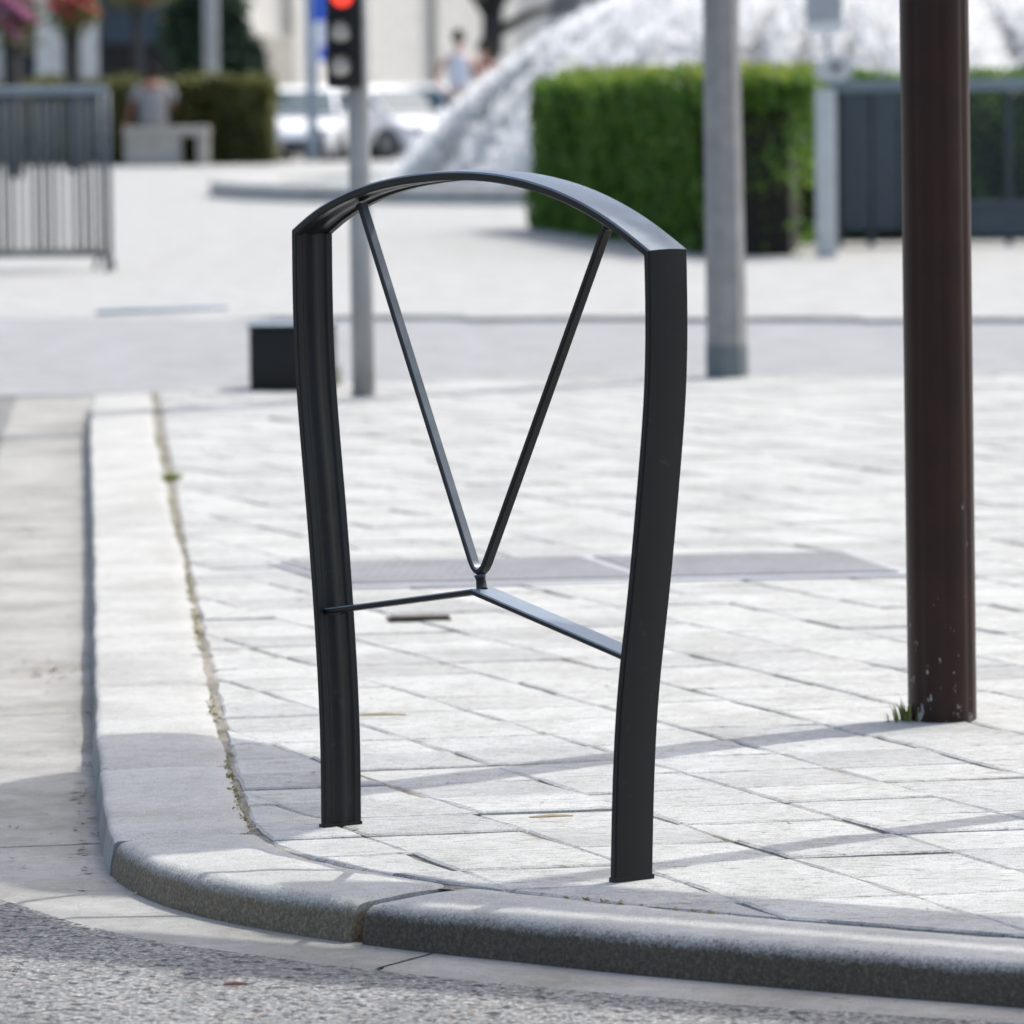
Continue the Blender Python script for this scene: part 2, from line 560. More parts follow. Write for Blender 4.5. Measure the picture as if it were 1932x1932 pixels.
def clip_all(poly):
    for a, n in CLIPS:
        if all((p - a).dot(n) <= 0 for p in poly): continue
        poly = clip(poly, a, n)
        if len(poly) < 3: return []
    return poly


def area(poly):
    return 0.5 * abs(sum(poly[i].x * poly[(i + 1) % len(poly)].y - poly[(i + 1) % len(poly)].x * poly[i].y for i in range(len(poly))))


# pavement bed (sand joints) as one sheet, pavers as pieces standing proud of it
bed = [p.copy() for p in INNER] + [Vector((max(8.1, INNER[-1].x), INNER[-1].y))] + [Vector((8.1, FAR[-1].y))] + list(reversed(FAR[:-1]))
mb = MB()
cen = Vector((0.8, 12.0))
bp = [Vector((p.x, p.y, -0.0035)) for p in bed]
mb.add([Vector((cen.x, cen.y, -0.0035))] + bp, [(0, 1 + i, 1 + (i + 1) % len(bp)) for i in range(len(bp))])
lo = [Vector((p.x, p.y, -0.09)) for p in bed]
mb.add(bp + lo, [(i, (i + 1) % len(bp), len(bp) + (i + 1) % len(bp), len(bp) + i) for i in range(len(bp))])
pavement = tag(mb.build('pavement', M_joint), kind='structure')

ec = (G(1740.8, 1589.4) - G(1480, 1513.7)).to_2d().normalized()       # column joints
er = Vector((-ec.y, ec.x))
if er.x < 0: er = -er
er_m = (G(1923, 1532) - G(1427.5, 1545)).to_2d().normalized()
er = (er * 0.35 + er_m * 0.65).normalized()
org = G(1480, 1513.7).to_2d()
PC, PR = 0.245, 0.2


def paver_mesh(mbx, poly, dz, tilt, jit=0.0022):
    # ragged outline
    out = []
    n = len(poly)
    for i in range(n):
        a, b = poly[i], poly[(i + 1) % n]
        k = max(1, int((b - a).length / 0.055))
        for j in range(k):
            p = a.lerp(b, j / k)
            out.append(p + Vector((rng.normal(0, jit), rng.normal(0, jit))))
    c = sum(out, Vector((0, 0))) / len(out)
    m = len(out)
    f = lambda p: dz + (p.x - c.x) * tilt[0] + (p.y - c.y) * tilt[1]
    top = []
    for p in out:
        q = p + (c - p).normalized() * (0.005 + abs(rng.normal(0, 0.0015)))
        top.append((q.x, q.y, f(q)))
    mid = [(p.x, p.y, f(p) - 0.0028) for p in out]
    low = [(p.x, p.y, -0.03) for p in out]
    fs = [tuple(range(m))]
    for i in range(m):
        j = (i + 1) % m
        fs.append((m + i, m + j, j, i)); fs.append((2 * m + i, 2 * m + j, m + j, m + i))
    mbx.add(top + mid + low, fs)


cells = []
for i in range(-34, 62):
    for j in range(-85, 34):
        off = 0.0
        o = org + er * (i * PC + off) + (-ec) * (-j * PR)
        g = 0.0022
        jx = lambda: rng.normal(0, 0.0032)
        q = [o + er * (g + jx()) + ec * (g + jx()), o + er * (PC - g + jx()) + ec * (g + jx()),
             o + er * (PC - g + jx()) + ec * (PR - g + jx()), o + er * (g + jx()) + ec * (PR - g + jx())]
        if all((p.x < -2.6 or p.x > 8.1 or p.y > 21.5 or p.y < 3.0) for p in q): continue
        ar = sum(q[k].x * q[(k + 1) % 4].y - q[(k + 1) % 4].x * q[k].y for k in range(4))
        if ar < 0: q = q[::-1]
        q = clip_all(q)
        if len(q) >= 3 and area(q) > 0.0012:
            c = sum(q, Vector((0, 0))) / len(q)
            # visible size in the picture
            vis = abs(c.x / c.y) < 0.0975
            cells.append(((0 if vis else 1, c.y), q))
cells.sort(key=lambda t: t[0])
rest = MB()
for k, (key, q) in enumerate(cells):
    args = (q, rng.normal(0.0004, 0.0011), (rng.normal(0, 0.0055), rng.normal(0, 0.0055)))
    if k < 300:
        m1 = MB(); paver_mesh(m1, *args)
        m1.build('paver', M_paver, pavement)
    else:
        paver_mesh(rest, *args)
o = rest.build('paver_field', M_paver, pavement); o['kind'] = 'stuff'

# kerb stones, a row of granite blocks around the corner
kerb = tag(empty('kerb', (0, 0, 0)), kind='structure')
cuts_uv = [(318, 950), (330, 1007), (349, 1095), (370, 1232), (384, 1290), (416, 1443), (452, 1568), (856, 1675)]
cuts = sorted(nearest_idx(INNER, G(u, v).to_2d()) for u, v in cuts_uv)
far_right = nearest_idx(INNER, INNER[cuts[-1]] + d_end * 1.75)
cuts = [0] + cuts + [far_right, len(INNER) - 1]
KZ = -0.060


def kerb_block(i0, i1, g0, g1, rr, tone, end_round, wob):
    idx = list(range(i0, i1 + 1))
    prof = [(-0.012, -0.075), (-0.012, -0.006), (-0.004, 0.0)]
    W_ = KW
    prof += [(0.03, 0.001), (W_ * 0.45, 0.0015), (W_ - rr * 1.2, -0.001)]
    for k in range(1, 6):
        a = math.pi / 2 * k / 5
        prof.append((W_ - rr + rr * math.sin(a), -0.001 - rr + rr * math.cos(a)))
    prof += [(W_ + 0.004, -0.045), (W_ + 0.007, -0.082)]
    np_ = len(prof)
    L = [0.0]
    for a, b in zip(idx, idx[1:]): L.append(L[-1] + (INNER[b] - INNER[a]).length)
    vs, fs, mi = [], [], []
    face_all = tone is not M_gutter
    ph = random.random() * 9
    for r_, i in enumerate(idx):
        s = L[r_]; e = L[-1] - s
        sh = 0.0
        t = (INNER[min(i + 1, len(INNER) - 1)] - INNER[max(i - 1, 0)]).normalized()
        if r_ == 0: sh = g0
        if r_ == len(idx) - 1: sh = -g1
        drop = 0.0
        for q, gq in ((s, 1), (e, 1)):
            if q < end_round: drop += 0.006 * (1 - q / end_round) ** 2
        for k, (d, z) in enumerate(prof):
            wv = wob * (math.sin(s * 7 + ph) + 0.6 * math.sin(s * 17 + ph * 2)) + rng.normal(0, 0.0007)
            dd = d - ((KW - kerb_w(i)) if d > 0.05 else 0) + (wv if d < 0.02 else 0.6 * wv if d > 0.15 else 0)
            zz = z + (rng.normal(0, 0.0005) if z > -0.05 else 0) - (drop if z > -0.04 else 0) + 0.001 * math.sin(s * 5 + ph)
            p = INNER[i] + NRM[i] * dd + t * sh
            vs.append((p.x, p.y, zz))
    for r_ in range(len(idx) - 1):
        for k in range(np_ - 1):
            fs.append((r_ * np_ + k, r_ * np_ + k + 1, (r_ + 1) * np_ + k + 1, (r_ + 1) * np_ + k))
            mi.append(1 if face_all or k >= 8 else 0)
    fs.append(tuple(range(np_))); mi.append(1)
    fs.append(tuple((len(idx) - 1) * np_ + k for k in range(np_ - 1, -1, -1))); mi.append(1)
    m = MB(); m.v, m.f, m.mi = vs, fs, mi
    o = m.build('kerb_stone', [M_kerb, tone], kerb, autosmooth=R(40))
    return o


nb = len(cuts) - 1
for b in range(nb):
    last = b >= nb - 2
    corner = b == nb - 3
    kerb_block(cuts[b], cuts[b + 1], 0.0015 if b else 0, 0.021 if corner else 0.0015,
               0.026 if (last or corner) else 0.012,
               M_kerbface if last else (M_kerbbrown if corner else M_gutter), 0.05 if (last or corner) else 0.015, 0.0022)
# mortar strip between kerb and paving, with crumbs
mb = MB()
vs, fs = [], []
for i, p in enumerate(INNER):
    a = p + NRM[i] * 0.012; b = p - NRM[i] * (GAP + 0.014)
    h = -0.0028 + rng.normal(0, 0.0006)
    vs += [(a.x, a.y, h - 0.001), (b.x, b.y, h)]
fs = [(2 * i, 2 * i + 1, 2 * i + 3, 2 * i + 2) for i in range(len(INNER) - 1)]
mb.add(vs, fs)
mb.build('kerb_joint_mortar', M_mortar, kerb)

# gutter of smooth concrete, in slabs
OUT = [p + NRM[i] * (kerb_w(i) - 0.004) for i, p in enumerate(INNER)]
gut_uv = [(-60, 1672), (0, 1697), (70, 1717), (144, 1739), (200, 1757), (261, 1771), (496, 1801), (661, 1822), (844, 1842), (1001, 1856), (1152, 1870), (1308, 1885), (1439, 1896), (1558, 1904), (1923, 1926)]
gl = [G(22, 745, -0.05).to_2d(), G(-12, 860, -0.06).to_2d()]
g1 = G(-60, 1672, KZ).to_2d()
gpts = [gl[0]] + [gl[1].lerp(g1, k / 8) for k in range(0, 8)] + [G(u, v, KZ).to_2d() for u, v in gut_uv]
de = (gpts[-1] - gpts[-4]).normalized()
gpts += [gpts[-1] + de * k for k in (1.0, 2.0, 3.6, 5.6, 7.6)]
GO = [p + Vector((rng.normal(0, 0.004), rng.normal(0, 0.004))) for p in smooth2(resample(catmull(gpts, 0.08), 0.05), 5)]
gutter = tag(empty('gutter', (0, 0, 0)), kind='structure')


def gz_near(p): return KZ


gcuts_uv = [(150, 812), (150, 890), (152, 1345), (160, 1590)]
bk = (OUT[0] - OUT[6]).normalized()
OUT = [OUT[0] + bk * (1.3 * k / 20) for k in range(20, 0, -1)] + OUT
NRM_K, NRM = NRM, [NRM[0]] * 20 + NRM
GO = [GO[0] + bk * (1.3 * k / 20) for k in range(20, 0, -1)] + GO
gcut = [0] + sorted(nearest_idx(OUT, G(u, v, KZ).to_2d()) for u, v in gcuts_uv)
gcut += [gcut[-1] + 38, gcut[-1] + 38 + 50, len(OUT) - 1]
for a, b in zip(gcut, gcut[1:]):
    idx = list(range(a, b + 1, 2))
    if idx[-1] != b: idx.append(b)
    vs, fs = [], []
    nc = 6
    for r_, i in enumerate(idx):
        p = OUT[i]
        # partner on the outer line: nearest point along the normal
        frac = i / (len(OUT) - 1)
        q = GO[nearest_idx(GO, p + NRM[i] * 0.25)]
        t = (OUT[min(i + 1, len(OUT) - 1)] - OUT[max(i - 1, 0)]).normalized()
        sh = 0.003 if r_ == 0 else (-0.003 if r_ == len(idx) - 1 else 0)
        for k in range(nc):
            pt = p.lerp(q, 1.10 * k / (nc - 1)) + t * sh
            dish = (0, -0.0005, -0.0008, -0.001, -0.0014, -0.0075)[k]
            vs.append((pt.x, pt.y, gz_near(pt) + dish))
        pt = p.lerp(q, 1.10) + t * sh
        vs.append((pt.x, pt.y, -0.11))
    nn = nc + 1
    for r_ in range(len(idx) - 1):
        for k in range(nc):
            fs.append((r_ * nn + k, r_ * nn + k + 1, (r_ + 1) * nn + k + 1, (r_ + 1) * nn + k))
    m = MB(); m.add(vs, fs)
    m.build('gutter_slab', M_gutter, gutter, autosmooth=R(30))

NRM = NRM_K
OUT = OUT[20:]
# far street and plaza beyond it
mb = MB()
fy = [(G(-200, 752).y, -0.02), (26.5, -0.02)]
PE = [G(-900, 591).to_2d(), G(0, 592).to_2d(), G(440, 597).to_2d(), G(520, 597).to_2d(), G(640, 596).to_2d(), G(1290, 599).to_2d(), G(1932, 601).to_2d()]
PE = [Vector((-60, PE[0].y))] + PE + [Vector((60, PE[-1].y - 0.3))]
y0 = 20.75
mb.add([(-60, y0, -0.058), (60, y0, -0.058), (60, 22.6, -0.024), (-60, 22.6, -0.024), (60, 28, -0.014), (-60, 28, -0.014)], [(0, 1, 2, 3), (3, 2, 4, 5)])
tag(mb.build('far_street', M_faras), kind='structure')
mb = MB()
xdrop = G(452, 597).x
vs = [(p.x, p.y, -0.0165 if p.x < xdrop else 0.0) for p in PE] + [(p.x, p.y, -0.06) for p in PE]
n = len(PE)
far_rows = [(66, 0.0), (72, -0.02), (85, -0.27), (97, -0.53)]
fs = [(i, i + 1, n + i + 1, n + i) for i in range(n - 1)]
mb.add(vs, fs)
row0 = [(p.x, p.y + 0.0, -0.0165 if p.x < xdrop else 0.0) for p in PE]
rows_b = [(p.x, p.y + 1.0, 0.0) for p in PE]
rows = [row0, rows_b] + [[(p.x if 0 < i < n - 1 else p.x, y, z) for i, p in enumerate(PE)] for y, z in far_rows]
vs = [q for r_ in rows for q in r_]
fs = [(j * n + i, j * n + i + 1, (j + 1) * n + i + 1, (j + 1) * n + i) for j in range(len(rows) - 1) for i in range(n - 1)]
mb.add(vs, fs)
plaza = tag(mb.build('plaza', M_plaza), kind='structure')
# granite edging stones of the plaza
edging = tag(empty('plaza_edging', (0, 0, 0)), kind='structure')
M_edge = granite('edging_granite', (0.40, 0.40, 0.385), rand=0.1, speck=120, contrast=0.3)
x = G(520, 597).x
k = 0
while x < 4.0:
    def ey(xx):
        for a, b in zip(PE, PE[1:]):
            if a.x <= xx <= b.x: return a.y + (b.y - a.y) * (xx - a.x) / (b.x - a.x)
        return PE[-1].y
    m = MB(); x2 = x + 0.9
    m.box(x + 0.004, x2 - 0.004, ey(x + 0.45) - 0.02, ey(x + 0.45) + 0.14, -0.07, 0.006, bev=0.006)
    m.build('edging_stone', [M_edge], edging)
    x = x2

# shadow streak near the crossing, painted as thin dark plates on the plaza
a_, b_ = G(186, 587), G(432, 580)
dr = empty('shadow_streak', ((a_.x + b_.x) / 2, (a_.y + b_.y) / 2, 0), 'long dark painted shadow streak on the plaza at the left, beyond the street', 'painted shadow')
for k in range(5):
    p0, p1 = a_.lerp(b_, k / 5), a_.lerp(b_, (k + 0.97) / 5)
    m = MB(); m.prism([(p0.x, p0.y - 0.16), (p1.x, p1.y - 0.16), (p1.x, p1.y + 0.16), (p0.x, p0.y + 0.16)], -0.01, 0.005 + 0.001 * (k % 2)); m.build('streak_plate', M_fencerail, dr)

# ------------------------------------------------------------------ bicycle stand (the subject)
LB, RB = G(643, 1560), G(1192, 1661)
mid = (LB + RB) / 2
tdir = (RB - LB).normalized()                 # along the stand, towards the near post
ndir = Vector((tdir.y, -tdir.x, 0))           # towards the camera side
if ndir.y > 0: ndir = -ndir
BW, BT = 0.068, 0.0145


def plane_pt(u, v):
    d = ray(u, v)
    o = Vector((0, 0, CAM_H))
    k = (mid - o).dot(ndir) / d.dot(ndir)
    p = o + d * k
    return Vector(((p - mid).dot(tdir), p.z))


left_uv = [(643, 1566), (642.5, 1450), (639, 1320), (632, 1200), (623, 1060), (610, 900), (595, 720), (589, 560), (588, 437)]
arch_uv = [(588, 437), (606, 417), (632, 398), (672, 375), (712, 358), (760, 344), (812, 335), (860, 330), (905, 329), (968, 333), (1020, 344), (1068, 358), (1120, 381), (1168, 408), (1215, 441), (1256, 476)]
right_uv = [(1256, 476), (1259, 600), (1256, 750), (1244, 900), (1227, 1100), (1211, 1240), (1201, 1350), (1195, 1500), (1192, 1667)]
pl = [plane_pt(*q) for q in left_uv]
pa = [plane_pt(*q) for q in arch_uv]
prr = [plane_pt(*q) for q in right_uv]
pl = smooth2(resample(catmull(pl, 0.02), 0.025), 8)
pa = smooth2(resample(catmull(pa, 0.02), 0.02), 8)
prr = smooth2(resample(catmull(prr, 0.02), 0.025), 8)
profile = [(-BW / 2 + 0.002, BT / 2 - 0.0015), (-BW / 4, BT / 2), (0, BT / 2 + 0.0006), (BW / 4, BT / 2), (BW / 2 - 0.002, BT / 2 - 0.0015), (BW / 2, BT / 2 - 0.004), (BW / 2, -BT / 2 + 0.002), (BW / 2 - 0.002, -BT / 2),
           (0.0225, -BT / 2), (0.019, -BT / 2 + 0.0032), (0.010, -BT / 2 + 0.0036), (0.005, -BT / 2 + 0.0006), (-0.005, -BT / 2 + 0.0006), (-0.010, -BT / 2 + 0.0036), (-0.019, -BT / 2 + 0.0032), (-0.0225, -BT / 2),
           (-BW / 2 + 0.002, -BT / 2), (-BW / 2, -BT / 2 + 0.002), (-BW / 2, BT / 2 - 0.004)]


def sweep(path, tstart=None, tend=None, prof=profile):
    vs, fs = [], []
    n = len(prof)
    for i, p in enumerate(path):
        t = (path[min(i + 1, len(path) - 1)] - path[max(i - 1, 0)]).normalized()
        own = t
        scale = 1.0
        if i == 0 and tstart is not None:
            bis = (t + tstart).normalized(); scale = 1 / bis.dot(t); t = bis
        if i == len(path) - 1 and tend is not None:
            bis = (t + tend).normalized(); scale = 1 / bis.dot(t); t = bis
        o2 = Vector((-t.y, t.x)) * scale          # outward (left of travel)
        for (a, b) in prof:
            q = p + o2 * b
            vs.append(mid + tdir * q.x + Vector((0, 0, q.y - mid.z)) + ndir * a)
    for i in range(len(path) - 1):
        for k in range(n):
            fs.append((i * n + k, i * n + (k + 1) % n, (i + 1) * n + (k + 1) % n, (i + 1) * n + k))
    fs.append(tuple(range(n))); fs.append(tuple((len(path) - 1) * n + k for k in range(n - 1, -1, -1)))
    m = MB(); m.add(vs, fs)
    return m


tl_end = (pl[-1] - pl[-2]).normalized(); ta0 = (pa[1] - pa[0]).normalized(); ta1 = (pa[-1] - pa[-2]).normalized(); tr0 = (prr[1] - prr[0]).normalized()
stand = empty('bicycle_stand', (mid.x, mid.y, 0), 'black steel bicycle stand with arched top and V bars, standing on the pavement corner', 'bicycle stand')
profo = [(a, b) for a, b in profile]
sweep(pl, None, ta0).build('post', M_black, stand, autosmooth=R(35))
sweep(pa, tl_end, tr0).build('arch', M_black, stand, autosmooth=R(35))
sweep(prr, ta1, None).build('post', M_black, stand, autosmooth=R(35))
# base collars
for B, q in ((LB, pl[0]), (RB, prr[-1])):
    m = MB()
    Mx = Matrix.Translation(mid + tdir * q.x + Vector((0, 0, -mid.z))) @ Matrix(((tdir.x, ndir.x, 0), (tdir.y, ndir.y, 0), (0, 0, 1))).to_4x4()
    m.box(-BT / 2 - 0.0007, BT / 2 + 0.0007, -BW / 2 - 0.0007, BW / 2 + 0.0007, -0.02, 0.007, Mx, bev=0.0005)
    m.build('base_collar', M_blackmatt, stand)


def flat_prof(wn, th):
    b = min(wn, th) * 0.22
    return [(-wn / 2 + b, th / 2), (wn / 2 - b, th / 2), (wn / 2, th / 2 - b), (wn / 2, -th / 2 + b), (wn / 2 - b, -th / 2), (-wn / 2 + b, -th / 2), (-wn / 2, -th / 2 + b), (-wn / 2, th / 2 - b)]


# V bar: one flat bar bent at the bottom
vl, vr, vb = plane_pt(683, 385), plane_pt(1148, 422), plane_pt(906, 1100)
dl, dr = (vl - vb).normalized(), (vr - vb).normalized()
vpath = [vl, vl.lerp(vb, 0.5), vb + dl * 0.035]
for k in range(1, 6):
    t = k / 6
    vpath.append((vb + dl * 0.035) * (1 - t) ** 2 + (vb + Vector((0, 0.004))) * 2 * t * (1 - t) + (vb + dr * 0.035) * t * t)
vpath += [vb + dr * 0.035, vr.lerp(vb, 0.5), vr]
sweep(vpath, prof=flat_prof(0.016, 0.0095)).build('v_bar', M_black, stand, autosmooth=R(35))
# chevron brace between the posts
bl, br, ba = plane_pt(622, 1153), plane_pt(1206, 1243), plane_pt(910, 1115)
for a_, b_ in ((bl, ba), (ba, br)):
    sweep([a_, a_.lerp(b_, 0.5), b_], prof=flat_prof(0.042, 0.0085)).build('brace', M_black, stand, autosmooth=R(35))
q0, q1 = ba + Vector((0, -0.002)), vb + Vector((0, 0.012))
m = MB()
for qw in (vl + Vector((0, -0.004)), vr + Vector((0, -0.004)), bl + Vector((0.012, 0)), br + Vector((-0.012, 0))):
    cw = mid + tdir * qw.x + Vector((0, 0, qw.y - mid.z)); hw_ = 0.009 if qw.y > 0.6 else 0.019
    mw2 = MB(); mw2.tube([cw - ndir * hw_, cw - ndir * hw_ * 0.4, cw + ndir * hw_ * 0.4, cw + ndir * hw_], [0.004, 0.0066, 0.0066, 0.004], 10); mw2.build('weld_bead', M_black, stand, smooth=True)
c0 = mid + tdir * q0.x + Vector((0, 0, q0.y - mid.z)); c1 = mid + tdir * q1.x + Vector((0, 0, q1.y - mid.z))
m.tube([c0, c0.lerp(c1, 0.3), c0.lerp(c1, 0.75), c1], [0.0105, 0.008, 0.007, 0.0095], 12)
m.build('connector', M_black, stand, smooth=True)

# ------------------------------------------------------------------ poles near by
def pole_pts(ub, vb_, ut, vt, hmax, z=0.0):
    """axis of a pole: base on the ground at (ub,vb_), leaning as seen at (ut,vt)"""
    b = G(ub, vb_, z)
    t = P(ut, vt, b.y)
    d = (t - b) / (t.z - b.z)
    return b, d, [b + d * h for h in hmax]


b, d, pts = pole_pts(1778, 1357, 1762, 0, [-0.05, 0.0, 0.5, 1.2, 2.0, 3.2])
brown = empty('brown_pole', b, 'dark brown steel pole with chipped paint at its foot, right of the bicycle stand', 'pole')
rad = 130 / 2 * b.y / F
m = MB()
n = 64
rr_ = []
vs, fs = [], []
for i, p in enumerate(pts):
    for k in range(n):
        a = 2 * math.pi * k / n
        # slim flutes down the shaft
        f = 1.0 - 0.055 * max(0.0, math.cos(a * 8 - 0.5)) ** 6
        vs.append(p + Vector((math.cos(a), math.sin(a), 0)) * rad * f)
for i in range(len(pts) - 1):
    for k in range(n):
        fs.append((i * n + k, i * n + (k + 1) % n, (i + 1) * n + (k + 1) % n, (i + 1) * n + k))
fs.append(tuple((len(pts) - 1) * n + k for k in range(n)))
m.add(vs, fs)
m.build('pole_shaft', M_brown, brown, smooth=True)
OVAL_H = 2.15
top = b + d * OVAL_H


def disc(mb, c, ax, dia, th, n=40, dia2=None):
    ax = ax.normalized(); side = Vector((-ax.y, ax.x, 0)).normalized(); up = Vector((0, 0, 1))
    vs = []
    for s in (-0.5, 0.5):
        for k in range(n):
            a = 2 * math.pi * k / n
            vs.append(c + ax * th * s + side * math.cos(a) * dia / 2 + up * math.sin(a) * (dia2 or dia) / 2)
    fs = [tuple(range(n - 1, -1, -1)), tuple(range(n, 2 * n))] + [(k, (k + 1) % n, n + (k + 1) % n, n + k) for k in range(n)]
    mb.add(vs, fs)


sc_ = b + d * 2.75 + Vector((-0.02, 0.30, 0))  # unseen oval added on the pole, shaped to cast the round shadow at left
sside = Vector((math.cos(1.8157), math.sin(1.8157), 0))
m = MB(); disc(m, sc_, Vector((-sside.y, sside.x, 0)), 1.45, 0.014, dia2=1.22, n=56)
m.build('shadow_oval', M_signback, brown, autosmooth=R(30))
for hh_ in (2.55, 2.95):
    m = MB(); m.tube([b + d * hh_, b + d * hh_ + sside * 0.32], 0.018, 8); m.build('shadow_oval_bracket', M_steel, brown)

# unseen post and panels, added outside the frame to cast shade across the kerb
b2 = Vector((1.22, 8.76, 0))
spost = empty('shadow_post', b2, 'tall grey post with long panels, added out of view to shade the kerb', 'sign')
m = MB(); m.tube([b2 + Vector((0, 0, -0.05)), b2 + Vector((0, 0, 3.4))], 0.036, 20); m.build('post', M_steel, spost, smooth=True)  # added unseen post, carries the shade panels
pdir = Vector((-0.87, 0.5, 0)).normalized(); pn = Vector((-0.5, -0.87, 0))
for pol in ([(-1.1, 2.42), (-0.05, 2.42), (0.30, 2.68), (0.22, 2.79), (-1.1, 2.79)], [(-1.1, 2.865), (0.9, 2.865), (1.08, 3.06), (0.9, 3.26), (-1.1, 3.26)]):
    m = MB()
    Mx = Matrix.Translation(b2 + pn * 0.05) @ Matrix(((pdir.x, 0, pn.x), (pdir.y, 0, pn.y), (0, 1, 0))).to_4x4()
    m.prism(pol, -0.008, 0.008, Mx)
    m.build('panel', M_signback, spost)  # added unseen panel that shades the kerb

# grey lamp post beyond, square-ish concrete section
b, d, pts = pole_pts(1372, 712, 1360, 0, [-0.05, 0, 0.06, 0.14, 1.3, 3.0, 5.5])
lamp = empty('lamp_post', b, 'grey concrete lamp post at the far edge of the pavement, right of the bicycle stand', 'lamp post')
m = MB()
sc = b.y / F
rads = [36.5 * sc] * 4 + [33 * sc, 30 * sc, 24 * sc]
m.tube([b + d * h for h in [0.12, 1.3, 3.0, 5.5]], [37 * sc * 1.05, 33 * sc * 1.05, 30 * sc, 24 * sc], 8, rot=R(22.5 + 12))
m.build('shaft', M_concrete, lamp, autosmooth=R(25))
m = MB(); m.tube([b + d * h for h in [-0.05, 0.122]], [38.6 * sc * 1.05, 38.4 * sc * 1.05], 8, rot=R(22.5 + 12)); m.build('foot', M_darkfoot, lamp, autosmooth=R(25))
m = MB(); m.tube([b + d * 5.4, b + d * 5.9 + Vector((-0.3, -0.4, 0)), b + d * 6.0 + Vector((-0.8, -1.0, 0))], 0.04, 8); m.build('arm', M_concrete, lamp, smooth=True)
m = MB(); m.box(-0.14, 0.14, -0.3, 0.3, -0.06, 0.06, Matrix.Translation(b + d * 6.0 + Vector((-0.9, -1.2, 0))), bev=0.03); m.build('lamp_head', M_trim, lamp, smooth=True)

# traffic light
b, d, pts = pole_pts(686, 748, 673, 0, [0])
tlr = empty('traffic_light', b, 'traffic light with black housing and red lamp lit, on a slim grey pole', 'traffic light')
sc = b.y / F
m = MB(); m.tube([b + d * h for h in (-0.05, 0.5, 1.5, 3.3)], [21.5 * sc, 21 * sc, 20 * sc, 19 * sc], 24); m.build('pole', M_polegrey, tlr, smooth=True)
m = MB(); m.tube([b + d * h for h in (-0.03, 0.012)], [22.8 * sc] * 2, 24); m.build('foot_ring', M_darkfoot, tlr, smooth=True)
yf = b.y - 0.13
cx = P(651, 80, b.y).x
zb, zt = P(651, 166, b.y).z, P(651, -64, b.y).z
hw = 33.5 * sc
m = MB(); m.box(cx - hw, cx + hw, b.y - 0.10, b.y - 0.02, zb, zt, bev=0.018)
m.build('housing', M_blackmatt, tlr, autosmooth=R(35))
for uu, vv, nm in ((645, -8, 'red'), (642, 58, 'amber'), (642, 122, 'green')):
    c = P(uu, vv, b.y - 0.10); rl = 22 * sc
    if nm == 'red':
        ml, ntl, bl_ = new_mat('lit_red_lens')
        bl_.inputs['Base Color'].default_value = (0.6, 0.03, 0.02, 1)
        bl_.inputs['Emission Color'].default_value = (1.0, 0.06, 0.035, 1); bl_.inputs['Emission Strength'].default_value = 0.55
    else:
        ml = plain('unlit_lens', (0.42, 0.40, 0.37), rough=0.35)
    m = MB()
    vs, fs = [], []
    for j in range(4):
        for k in range(20):
            a = 2 * math.pi * k / 20; r_ = rl * math.cos(j / 3 * math.pi / 2 * 0.98)
            vs.append(c + Vector((r_ * math.cos(a), -0.018 * math.sin(j / 3 * math.pi / 2), r_ * math.sin(a))))
    for j in range(3):
        for k in range(20): fs.append((j * 20 + k, j * 20 + (k + 1) % 20, (j + 1) * 20 + (k + 1) % 20, (j + 1) * 20 + k))
    m.add(vs, fs); m.build('lens', ml, tlr, smooth=True)
    # visor: hood open at the bottom
    m = MB(); vs, fs = [], []
    nv = 17
    for (rr2, dy) in ((rl * 1.18, 0.0), (rl * 1.18, -0.055), (rl * 1.10, -0.055), (rl * 1.10, 0.0)):
        for k in range(nv):
            a = R(-25) + R(230) * k / (nv - 1)
            short = 0.35 + 0.65 * max(0, math.sin(a) * 0.5 + 0.5)
            vs.append(c + Vector((rr2 * math.cos(a), dy * short + 0.004, rr2 * math.sin(a))))
    for j in range(3):
        for k in range(nv - 1): fs.append((j * nv + k, j * nv + k + 1, (j + 1) * nv + k + 1, (j + 1) * nv + k))
    m.add(vs, fs); m.build('visor', M_blackmatt, tlr, autosmooth=R(40))
for hc in (1.3, 1.46):
    m = MB(); m.box(b.x - 0.02, b.x + 0.02, b.y - 0.03, b.y + 0.01, hc, hc + 0.04)
    m.build('clamp', M_blackmatt, tlr)

# low black block behind the left post
c = G(551, 738); sc = c.y / F
blk = empty('low_bollard', c, 'squat black iron block bollard seen behind the stand\'s left post', 'bollard')
m = MB(); hw = 80 * sc; hh = 126 * sc
m.box(c.x - hw, c.x + hw, c.y, c.y + 0.30, 0.0, hh - 0.02, bev=0.012); m.build('body', M_blackmatt, blk, autosmooth=R(40))
m = MB(); m.box(c.x - hw - 0.004, c.x + hw + 0.004, c.y - 0.004, c.y + 0.304, hh - 0.0195, hh, bev=0.007); m.build('cap', M_black, blk, autosmooth=R(40))

# inspection cover let into the paving
cq = [G(504, 1064), G(661, 1112), G(1724, 1088), G(1597, 1043)]
M_plate = granite('cover_steel', (0.225, 0.225, 0.235), speck=160, contrast=0.35, stain=0.2, rough=0.6)
M_platef = plain('cover_frame_steel', (0.30, 0.305, 0.315), rough=0.5)
cov = empty('inspection_cover', (cq[0] + cq[2]) / 2, 'long grey steel inspection cover set in the paving behind the bicycle stand', 'cover')
A, B_, C_, D_ = [q.to_2d() for q in cq]


def pq(s, t): return A.lerp(D_, s).lerp(B_.lerp(C_, s), t)


